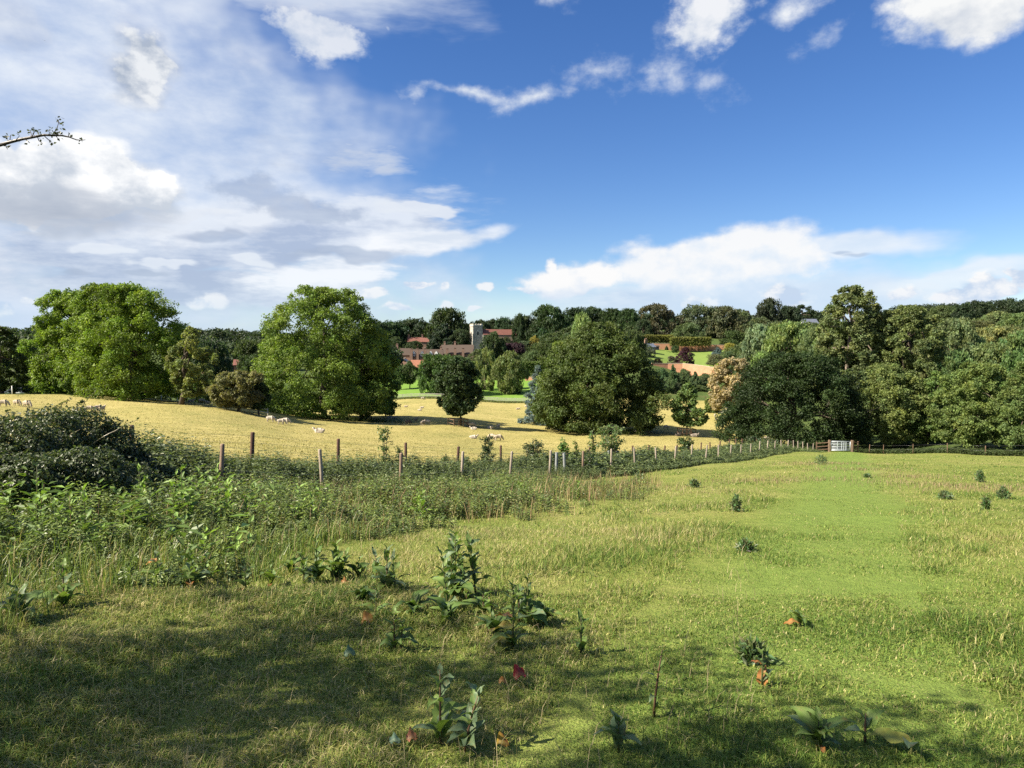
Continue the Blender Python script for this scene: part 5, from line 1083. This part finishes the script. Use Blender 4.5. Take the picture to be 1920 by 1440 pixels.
for (px, d, pose, k, rz, sc, lab) in [
 (3,80,'graze',0,.2,1,'cream sheep cut off at the left edge of the photo'),(28,82,'graze',0,-.2,.95,'cream sheep grazing, left one of two by the left edge'),(47,81,'graze',0,-.3,1.1,'cream sheep grazing, right and larger of two by the left edge'),
 (164,84,'graze',0,.4,1,'sheep half hidden behind the bramble top'),(177,85,'stand',0,1.3,1,'cream sheep seen end on, middle one above the bramble'),(188,85,'stand',0,1.5,.95,'cream sheep seen end on, right one above the bramble'),
 (246,103,'graze',0,3.0,1.15,'cream sheep in the shade at the big domed tree trunk'),(356,116,'lie',0,.3,1,'sheep lying below the leaning dark trunk'),(376,117,'graze',0,.5,1,'sheep in shade right of the leaning dark trunk'),(388,117,'lie',0,2.8,1,'sheep lying in shade before the dark bushes'),(399,117,'stand',0,1.4,1,'sheep standing end on left of the olive brown tree'),
 (505,91,'graze',1,.1,1.1,'white sheep grazing, leftmost of three before the walnut'),(525,90,'graze',1,.3,1,'white sheep grazing, lowest of three before the walnut'),(533,92,'graze',1,.1,1.1,'white sheep grazing, uppermost of three before the walnut'),
 (597,84.5,'lie',1,3.1,1.25,'white sheep stretched out lying in the open straw below the walnut'),(602,126,'lie',1,.4,.9,'pale sheep beside the walnut trunk'),(709,126,'lie',1,0,.9,'pale sheep lying right of the walnut, left of three'),(728,133,'lie',1,.5,.9,'pale sheep lying right of the walnut, middle of three'),(738,134,'lie',1,.2,.9,'pale sheep lying right of the walnut, right of three'),
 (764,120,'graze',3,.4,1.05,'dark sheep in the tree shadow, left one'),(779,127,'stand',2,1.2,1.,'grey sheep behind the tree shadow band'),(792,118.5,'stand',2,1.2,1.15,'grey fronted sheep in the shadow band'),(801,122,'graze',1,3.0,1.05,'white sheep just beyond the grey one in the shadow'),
 (876,123,'stand',1,1.3,.9,'white sheep inside the broken timber guard, left one'),(884,121,'graze',0,.2,1.15,'cream sheep at the right of the broken timber guard'),(888,117,'lie',1,3.1,1.05,'white sheep lying below the broken timber guard'),
 (917,122,'lie',1,.5,.85,'white lamb-sized sheep, left of a trio in mid field'),(922,120,'graze',1,1.0,.85,'white lamb-sized sheep, lowest of a trio in mid field'),(934,123,'stand',1,1.2,1.,'white sheep facing, right of a trio in mid field'),
 (887,101,'lie',1,.1,1.1,'pale sheep lying behind the dark pointed hawthorn'),(922,102,'graze',0,2.7,1.15,'left sheep of the cream pair behind the dark-topped post'),(934,101,'graze',0,.3,1.2,'right sheep of the cream pair behind the dark-topped post'),
 (790,168,'lie',1,.3,.9,'far white sheep below the lawn fence, right of the walnut'),(786,160,'lie',1,0,.9,'far white sheep lying in the open below the lawn fence'),(792,196,'graze',1,.4,1,'farthest white sheep close under the lawn fence'),(760,172,'lie',0,.2,.9,'far pale sheep beside the walnut edge'),(971,178,'lie',0,.3,1,'far pale sheep left of the blue cedar'),(987,186,'lie',1,.2,1,'far white sheep touching the blue cedar'),
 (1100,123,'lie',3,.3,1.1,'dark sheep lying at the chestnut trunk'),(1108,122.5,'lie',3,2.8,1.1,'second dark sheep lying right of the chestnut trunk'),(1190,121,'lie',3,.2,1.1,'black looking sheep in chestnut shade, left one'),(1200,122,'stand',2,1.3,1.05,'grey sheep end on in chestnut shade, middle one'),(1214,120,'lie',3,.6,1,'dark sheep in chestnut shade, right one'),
 (1250,134,'graze',1,.2,1.05,'white sheep between the chestnut and the guarded young tree'),(1273,118.5,'lie',2,.5,1.1,'grey sheep left of the square timber guard'),(1304,118.5,'lie',2,.1,1.3,'grey sheep right of the square timber guard'),(1371,135,'graze',1,.3,1.1,'white sheep between the two timber guards'),
 (1345,152,'lie',1,1.,.95,'white sheep below the white field gate'),(1342,156,'stand',1,1.2,.9,'small white sheep just below the white gate post'),(1440,95,'graze',0,.4,1.15,'cream sheep behind the far dark posts beside the oak')]:
    x = xpx(px, d); o = link('sheep', S_me[(pose, k)]); o.location = (x, d, g1(x, d) - .01); o.rotation_euler = (0, 0, rz); o.scale = (sc*.88,)*3; tag(o, lab, 'sheep', 'sheep in the pasture')
# ------------------------------------------------------------------ docks in the foreground
def dock_leaf_mesh(R, L, W, droop, curl, twist, wav, col, col2):
    """broad dock leaf growing along +X with wavy margins and a sunk midrib"""
    nu, nv = 12, 5; u = np.linspace(0, 1, nu); v = np.linspace(-1, 1, nv)
    wd = W * .5 * (np.sin(PI * np.clip(u*.93 + .07, 0, 1))**.75) * (1.18 - .5*u); wd[1:-1] *= R.uniform(.82, 1.12, nu-2); wd[-1] = .004
    ang = -droop * u**1.2 + .35*(1-u)*droop; dx = np.cos(ang) * L/(nu-1); dz = np.sin(ang) * L/(nu-1)
    cx = np.concatenate([[0], np.cumsum(dx)[:-1]]); cz = np.concatenate([[0], np.cumsum(dz)[:-1]])
    ph = R.uniform(0, 6, 2); w = np.sin(u*R.uniform(9, 15) + ph[0])[:,None]*(v[None]**2)*wav*W + np.abs(v)[None]*curl*wd[:,None]
    tw = twist*u
    Y = wd[:,None]*v[None]*np.cos(tw)[:,None]; Z = cz[:,None] + w + wd[:,None]*v[None]*np.sin(tw)[:,None]; X = np.repeat(cx[:,None], nv, 1)
    V = np.stack([X, Y, Z], -1).reshape(-1, 3); i = np.arange(nu-1)[:,None]*nv + np.arange(nv-1)[None]
    Q = np.stack([i, i+nv, i+nv+1, i+1], -1).reshape(-1, 4)
    mix = np.clip(R.normal(0, .25, (nu, nv)) + (u[:,None] - .3)*.6*(np.array(col) != np.array(col2)).any(), 0, 1)[...,None]
    spot = (R.random((nu, nv, 1)) < .07)
    T = np.array(col)*(1-mix) + np.array(col2)*mix; T = np.where(spot, T*.4 + np.array((.17,.11,.04))*.6, T*R.uniform(.8, 1.2, (nu, nv, 1))); T[:, nv//2] = T[:, nv//2]*.6 + np.array((.16,.2,.08))*.4
    return mesh_np('leaf', V, [Q], T.reshape(-1, 3), True)
DG, DG2, DB, DY, DO, DR = (.085,.145,.035), (.13,.20,.045), (.11,.165,.085), (.19,.20,.045), (.33,.15,.05), (.24,.03,.035)
M_stem = leaf_mat('dock_stem', .5, .0)
def dock(px, row, d, H, n, L, label, seed, stems=1, spread=1., cols=(DG, DG2, DB), odd=(), seedhead=0, lean=(0, 0), rosette=4):
    R = np.random.default_rng(3000 + seed); X = xpx(px, d); z0 = g1(X, d)
    if seed < 40: H *= 1.3; L *= 1.38; odd = [(a, b, c_, l_*1.15, z_*1.2, t_) for a, b, c_, l_, z_, t_ in odd]
    e = empty('dock_plant', (X, d, z0), 0, label, 'dock plant', 'dock plants in the foreground grass')
    for s in range(stems):
        bx, by = (R.normal(0, .045*spread), R.normal(0, .04*spread)) if s else (0, 0)
        h = H*(1 if s == 0 else R.uniform(.6, .95)); lx, ly = lean[0]*h + (R.normal(0, .12)*h if s else 0), lean[1]*h + (R.normal(0, .1)*h if s else 0)
        P = np.array([(bx, by, -.02), (bx + lx*.25, by + ly*.25, h*.35), (bx + lx*.6, by + ly*.6, h*.7), (bx + lx, by + ly, h)])
        a = Acc(); a.tube(P, np.array([.0075, .006, .0045, .002])*(1 + H*.4), 6, tint=[(.10,.06,.035),(.085,.09,.035)][R.integers(2)])
        if seedhead and s < seedhead:
            m = 90; f = .62 + .42*R.random(m); B = np.stack([np.interp(f, [0,.35,.7,1.05], P[:,i]) for i in range(3)], 1) + R.normal(0, .008, (m, 3)); U = unit(R.normal(size=(m, 3)) + np.array([0,0,.4]))
            V, Q = leaf_quads(B, U, unit(np.cross(U, R.normal(size=(m,3)))), np.full(m, .016), np.full(m, .010)); a.add(V, Q, tint=tuple(c for c in (.13,.15,.05)))
        link('stem', a.mesh('stem', True), M_stem, e)
        k = int(n*1.6) if s == 0 else max(3, int(n*1.2))
        for i in range(k):
            f = .12 + .88*(i + R.uniform(0, .8))/k; f = min(f, .99); b = np.array([np.interp(f, [0,.35,.7,1], P[:,j]) for j in range(3)])
            az = i*2.4 + R.normal(0, .4) + seed; ll = L*R.uniform(.5, 1.1)*(1 - .5*f); w = ll*R.uniform(.34, .48)
            c = cols[R.integers(len(cols))]; c2 = c
            me = dock_leaf_mesh(R, ll, w, R.uniform(.4, 1.9)*(1.25 - f*.9), R.uniform(.1, .6), R.normal(0, .6), R.uniform(.05, .16), c, c2)
            o = link('leaf', me, M_dock, e); o.location = b; o.rotation_euler = (0, -R.uniform(.15, .8) - f*.45, az)
    for i in range(rosette):
        az = i*6.28/max(rosette,1) + R.normal(0, .5) + seed*1.3; ll = L*R.uniform(.9, 1.5)
        c = cols[R.integers(len(cols))]; me = dock_leaf_mesh(R, ll, ll*.42, R.uniform(.9, 1.6), R.uniform(.1, .5), R.normal(0, .4), .07, c, c)
        o = link('leaf', me, M_dock, e); o.location = (0, 0, .03); o.rotation_euler = (0, -R.uniform(.5, 1.0), az)
    for (c, c2, az, ll, z, tilt) in odd:
        o = link('leaf', dock_leaf_mesh(R, ll, ll*.55, .5, .3, R.normal(0, .3), .12, c, c2), M_dock, e); o.location = (0, 0, z); o.rotation_euler = (0, tilt, az)
        o['label'] = 'withered orange or yellow leaf' if c != DR else 'withered red leaf'
    return e
def dpt(row):  # depth of the meadow at an image row (the gentle slope)
    return 1.6 / ((row - HROW)/F - .122)
dock(822, 1412, dpt(1412), .30, 6, .145, 'dark dock with tall stem standing bottom centre', 1, rosette=3)
dock(868, 1428, dpt(1428), .23, 8, .13, 'bushy blue green dock touching the tall one bottom centre', 2, rosette=5, lean=(.25, 0), cols=(DG, DB, DB))
dock(852, 1140, dpt(1140), .50, 12, .20, 'largest dark dock clump with two tall leafy stems in mid foreground', 3, stems=5, spread=4.5, rosette=12)
dock(722, 1128, dpt(1128), .33, 7, .17, 'dark dock left of the largest clump', 4, stems=3, spread=4, rosette=6)
dock(588, 1108, dpt(1108), .36, 8, .18, 'leafy dock between the nettles and the largest clump', 5, stems=3, spread=4, rosette=5)
dock(625, 1104, dpt(1104), .30, 6, .20, 'dock with big lit leaves right beside the leafy one', 6, stems=2, rosette=4, cols=(DG2, DG, DG2), odd=[(DO, DY, -.7, .12, .03, .1)])
dock(452, 1122, dpt(1122), .20, 5, .13, 'small dock at the front of the nettles with a reddish leaf', 7, rosette=2, odd=[(DO, DR, 3.6, .08, .02, .0)])
dock(500, 1112, dpt(1112), .15, 4, .13, 'low small dock with flat leaf, left of the leafy one', 8, rosette=3, odd=[(DO, DR, -1.5, .07, .02, 0)])
dock(735, 1238, dpt(1238), .22, 7, .12, 'dock with seedling cluster and one wide leaf reaching right', 9, stems=2, rosette=2, cols=(DG2, DG), odd=[(DG, DG2, -.05, .16, .08, .05)], seedhead=1)
dock(700, 1175, dpt(1175), .20, 4, .11, 'thin dock above the orange fallen leaf', 10, rosette=2)
dock(962, 1232, dpt(1232), .37, 9, .13, 'dock with seedhead and big yellowing leaves at its left', 11, rosette=3, seedhead=1, cols=(DG2, DG), odd=[(DY, DO, 2.7, .20, .14, .25), (DY, DY, 3.4, .19, .07, .15), (DY, DG2, 3.9, .16, .03, -.1), (DO, DG, 2.4, .16, .2, .1)])
dock(990, 1185, dpt(1185), .34, 8, .14, 'upright dock right behind the yellowing one', 12, stems=2, rosette=4, odd=[(DG, DG2, -.5, .18, .1, .3)], cols=(DG, DB))
dock(1092, 1240, dpt(1240), .22, 5, .12, 'small dock right of the yellowing one by dark soil', 13, rosette=2, cols=(DG, DG2))
dock(1232, 1362, dpt(1362), .30, 5, .10, 'lone thin dock with bare stem and few leaves', 14, rosette=1, lean=(.12, 0))
dock(1440, 1300, dpt(1300), .16, 4, .09, 'small thin dock with an upright orange leaf', 15, rosette=1, odd=[(DO, DO, 1.0, .12, .0, -1.2), (DO, DR, 2.8, .06, .12, -.2)])
dock(1550, 1425, dpt(1425), .12, 6, .125, 'broad leaved dock rosette at the bottom edge right of centre', 16, rosette=6, odd=[(DO, DR, -1.6, .07, .02, -.2)], cols=(DG, DG2, DB))
dock(1640, 1412, dpt(1412), .12, 2, .10, 'dock with one pale oval leaf held up on a stalk', 17, rosette=1, odd=[(DG2, DG, .35, .13, .06, -.7)])
dock(1730, 1436, dpt(1436), .05, 1, .10, 'low dock leaf lying at the bottom edge far right', 18, rosette=1, odd=[(DY, DG2, 2.6, .17, .04, -.1)])
dock(1165, 1432, dpt(1432), .13, 5, .12, 'half hidden dock at the bottom edge in the middle', 19, rosette=3, cols=(DG, DB))
dock(1510, 1180, dpt(1180), .08, 3, .10, 'flattened dock alone in the lit meadow with an orange leaf', 20, rosette=3, odd=[(DO, DO, 3.1, .12, .03, .05)])
dock(350, 1112, dpt(1112), .30, 7, .18, 'dock at the nettle edge with an orange leaf in front', 21, rosette=4, odd=[(DO, DO, -1.4, .14, .06, .2)])
dock(285, 1108, dpt(1108), .28, 5, .15, 'dock at the nettle edge left of the orange leaved one', 22, rosette=2, odd=[(DO, DO, 2.9, .13, .2, .2)])
dock(105, 1160, dpt(1160), .30, 6, .17, 'dock beside reddish dead stalks at far left', 23, rosette=4)
dock(20, 1185, dpt(1185), .22, 5, .17, 'dock at the left edge under the nettles', 24, rosette=5, cols=(DG, DB))
for i, (px, row, d, H, lab) in enumerate([(62,1040,9.2,.95,'bright tall dock among the nettles at far left'),(255,990,10.5,.9,'bright dock deep in the nettle bed below the bramble'),(335,1000,10.2,.95,'tall dock with dark stem in the nettle bed'),
      (402,960,12,.9,'bright dock by dry stalks in front of the wire fence'),(420,1005,10.6,.75,'leafy lit dock in the middle of the nettles'),(580,1000,11.2,.6,'lit dock at the right part of the nettle bed'),(790,985,14,.55,'small bright dock alone in the low weeds'),
      (975,950,17.5,.5,'bright dock group right of the low weeds'),(1085,950,18.,.45,'single bright dock near the right end of the weeds'),(150,1060,8.6,.8,'dock in the nettles left of the leafy lit one'),(880,945,17.5,.5,'dock sprigs in the low weeds under the pale post pair')]):
    dock(px, row, d, H, 8, .26, lab, 40 + i, stems=3, spread=3, cols=((.17,.28,.05), (.20,.32,.06), (.12,.2,.05)), rosette=2)
for i, (px, row, H, L, lab) in enumerate([(540,1090,.16,.15,'low dock at the nettle edge left of the leafy one'),(668,1100,.14,.14,'low dock between the big lit dock and the dark left one'),(772,1168,.12,.14,'low spreading dock left below the largest clump'),
      (835,1178,.10,.15,'flat dock leaves right below the largest clump'),(905,1165,.14,.13,'low dock between the largest clump and the upright one'),(1022,1180,.12,.13,'low dock with drooping leaf right of the upright one'),(672,1152,.10,.12,'tiny dock left above the pale leaf'),(925,1205,.10,.14,'flat dock tangled into the yellowing one')]):
    dock(px, row, dpt(row), H, 4, L, lab, 25 + i, stems=2, spread=3, rosette=6, cols=(DG, DG2, DG), odd=[(DY, DO, 2.5, .11, .03, .1)] if i % 3 == 2 else ())
# loose leaves lying in the grass
def loose(px, row, L, c, c2, label, seed, wr=.7, name='fallen_leaf'):
    R = np.random.default_rng(seed); d = dpt(row); X = xpx(px, d); me = dock_leaf_mesh(R, L, L*wr, 1.5, .9, .7, .2, c, c2)
    o = link(name, me, M_dock); o.location = (X - L*.4, d, g1(X, d) + .045); o.rotation_euler = (.35, -.2, R.uniform(-.5, .5)); tag(o, label, 'leaf')
loose(685, 1192, .13, DO, (.45,.30,.06), 'crumpled orange yellow leaf lying left of centre', 61)
loose(977, 1300, .10, DR, (.33,.04,.06), 'crimson withered leaf lying in the grass', 62, .9)
loose(942, 1308, .06, DO, DO, 'small orange leaf lying beside the crimson one', 63)
loose(650, 1262, .10, (.12,.19,.13), (.10,.16,.11), 'pale grey green leaf lying with its underside up', 64)
loose(768, 1424, .07, (.36,.15,.10), DO, 'pinkish orange withered leaf left of the bottom centre docks', 65, .9)
loose(942, 1432, .08, (.33,.22,.04), DR, 'yellow and black withered leaf at the bottom edge', 66, .8)
loose(735, 1430, .07, (.13,.2,.15), (.13,.2,.15), 'pale leaf at the bottom edge left of centre', 67)
loose(642, 1122, .10, DO, (.35,.2,.1), 'orange red leaf in front of the big lit dock', 68)
# ------------------------------------------------------------------ the hedge tree beside the path, its branch reaching into view
def shade_tree():
    R = np.random.default_rng(91); bx, by = -6.2, .6; z0 = -.1
    e = empty('hawthorn_tree', (bx, by, z0), 0, 'hawthorn whose thin twiggy branch reaches into the sky at upper left', 'tree')
    ac = Acc(); limbs(ac, (0,0,-.1), (.2,.1,5.6), .06, R.normal(size=(12, 3))*np.array([1.6,1.6,.8]) + np.array([0,0,4.6]), R); link('trunk', ac.mesh('trunk', True, False), M_bark, e)
    a = Acc()
    for (cx, cy, cz, r, rz_) in SHADE:
        V, Q, T, _ = crown_arrays(int(R.integers(1e6)), r, r, rz_*2, 'round', nl=26, lr=.36, sub=9, leaves=15, leaf=.10)
        a.add(V + np.array([cx - bx, cy - by, cz - rz_ - z0]), Q, tint=T)
    link('crown', a.mesh('crown'), M_leaf, e, (.06,.09,.03))
    o = np.array((bx, by, z0)); br = Acc(); d = 4.6
    P = np.array([at(-420, 330, 3.4), at(-200, 305, 4.2)] + [at(px, row, d) for px, row in [(0,272),(20,266),(40,261),(62,257),(83,253),(100,254),(115,254),(130,257),(143,262),(152,263),(160,262)]]) - o
    br.tube(P, np.linspace(.016, .0022, len(P))*.8, 6, tint=(.05,.04,.04))
    tw = [((18,267),(9,255)),((18,267),(20,253)),((30,263),(36,255)),((46,260),(56,268)),((60,257),(57,246)),((60,257),(66,244)),((70,256),(73,264),(80,269)),((82,254),(92,263),(98,270)),((98,254),(107,240),(110,230)),((95,254),(90,243)),((100,254),(112,246)),((104,254),(108,259)),((128,256),(129,251)),((150,263),(148,266)),((10,270),(14,280)),((62,257),(78,252)),((110,230),(114,231)),((110,230),(107,227))]
    L_ = []
    for q in tw:
        p = np.array([at(*w, d + R.normal(0, .02)) for w in q]) - o; br.tube(p, np.linspace(.0035, .0018, len(p)), 4, tint=(.05,.04,.04)); 
        for _ in range(5): L_.append(p[-1]*R.uniform(.6, 1.) + p[0]*0 + (p[-2] - p[-1]*0)*0 if False else p[-1] + (p[-2] - p[-1])*R.uniform(0, .6) + R.normal(0, .012, 3))
    for _ in range(26): L_.append(np.array(at(R.normal(104, 5), R.normal(248, 5), d)) - o)
    for _ in range(14): L_.append(np.array(at(R.normal(62, 6), R.normal(247, 4), d)) - o)
    B = np.array(L_); U = unit(R.normal(size=B.shape) + np.array([0,0,.5])); L = R.uniform(.014, .026, len(B)); V, Q = leaf_quads(B, U, unit(np.cross(U, R.normal(size=B.shape))), L, L*.6); br.add(V, Q, tint=np.repeat(tcol(R, len(B), [(.05,.06,.03),(.08,.09,.04)], [1,1]), 4, 0))
    link('branch', br.mesh('branch'), M_weed, e)
SHADE = [(-5.6,1.2,4.3,2.2,1.6),(-6.8,2.2,3.0,1.8,1.4),(-5.2,-.2,5.6,1.8,1.4),(-8.8,1.6,5.9,1.9,1.5),(-6.9,-.3,3.1,1.7,1.3),(-7.6,.4,5.2,2.4,1.8),(-6.4,-1.6,4.6,2.4,1.8),(-4.6,-1.0,3.2,1.7,1.3),(-8.2,3.2,4.4,2.0,1.5)]
shade_tree()
def bird(px, row, d, span, label):
    b = bmesh.new(); s = span; V = [b.verts.new(v) for v in [(0,.25*s,0),(.07*s,0,.02*s),(0,-.3*s,0),(-.07*s,0,.02*s),(.5*s,-.08*s,.12*s),(-.5*s,-.08*s,.12*s),(.22*s,.09*s,.08*s),(-.22*s,.09*s,.08*s),(0,0,-.06*s)]]
    for f in [(0,1,8),(1,2,8),(2,3,8),(3,0,8),(0,3,1),(1,3,2),(0,6,1),(1,6,4),(0,3,7),(3,5,7)]: b.faces.new([V[i] for i in f])
    me = bpy.data.meshes.new('bird'); b.to_mesh(me); o = link('bird', me, M_dark); o.location = at(px, row, d); o.rotation_euler = (.5, .2, .8); tag(o, label, 'bird')
M_dark = plain('dark_feather', (.03, .03, .035), .8)
bird(118, 222, 60, .32, 'small dark bird flying just above the branch tip'); bird(83, 76, 80, .36, 'tiny dark bird high in the sky at upper left')
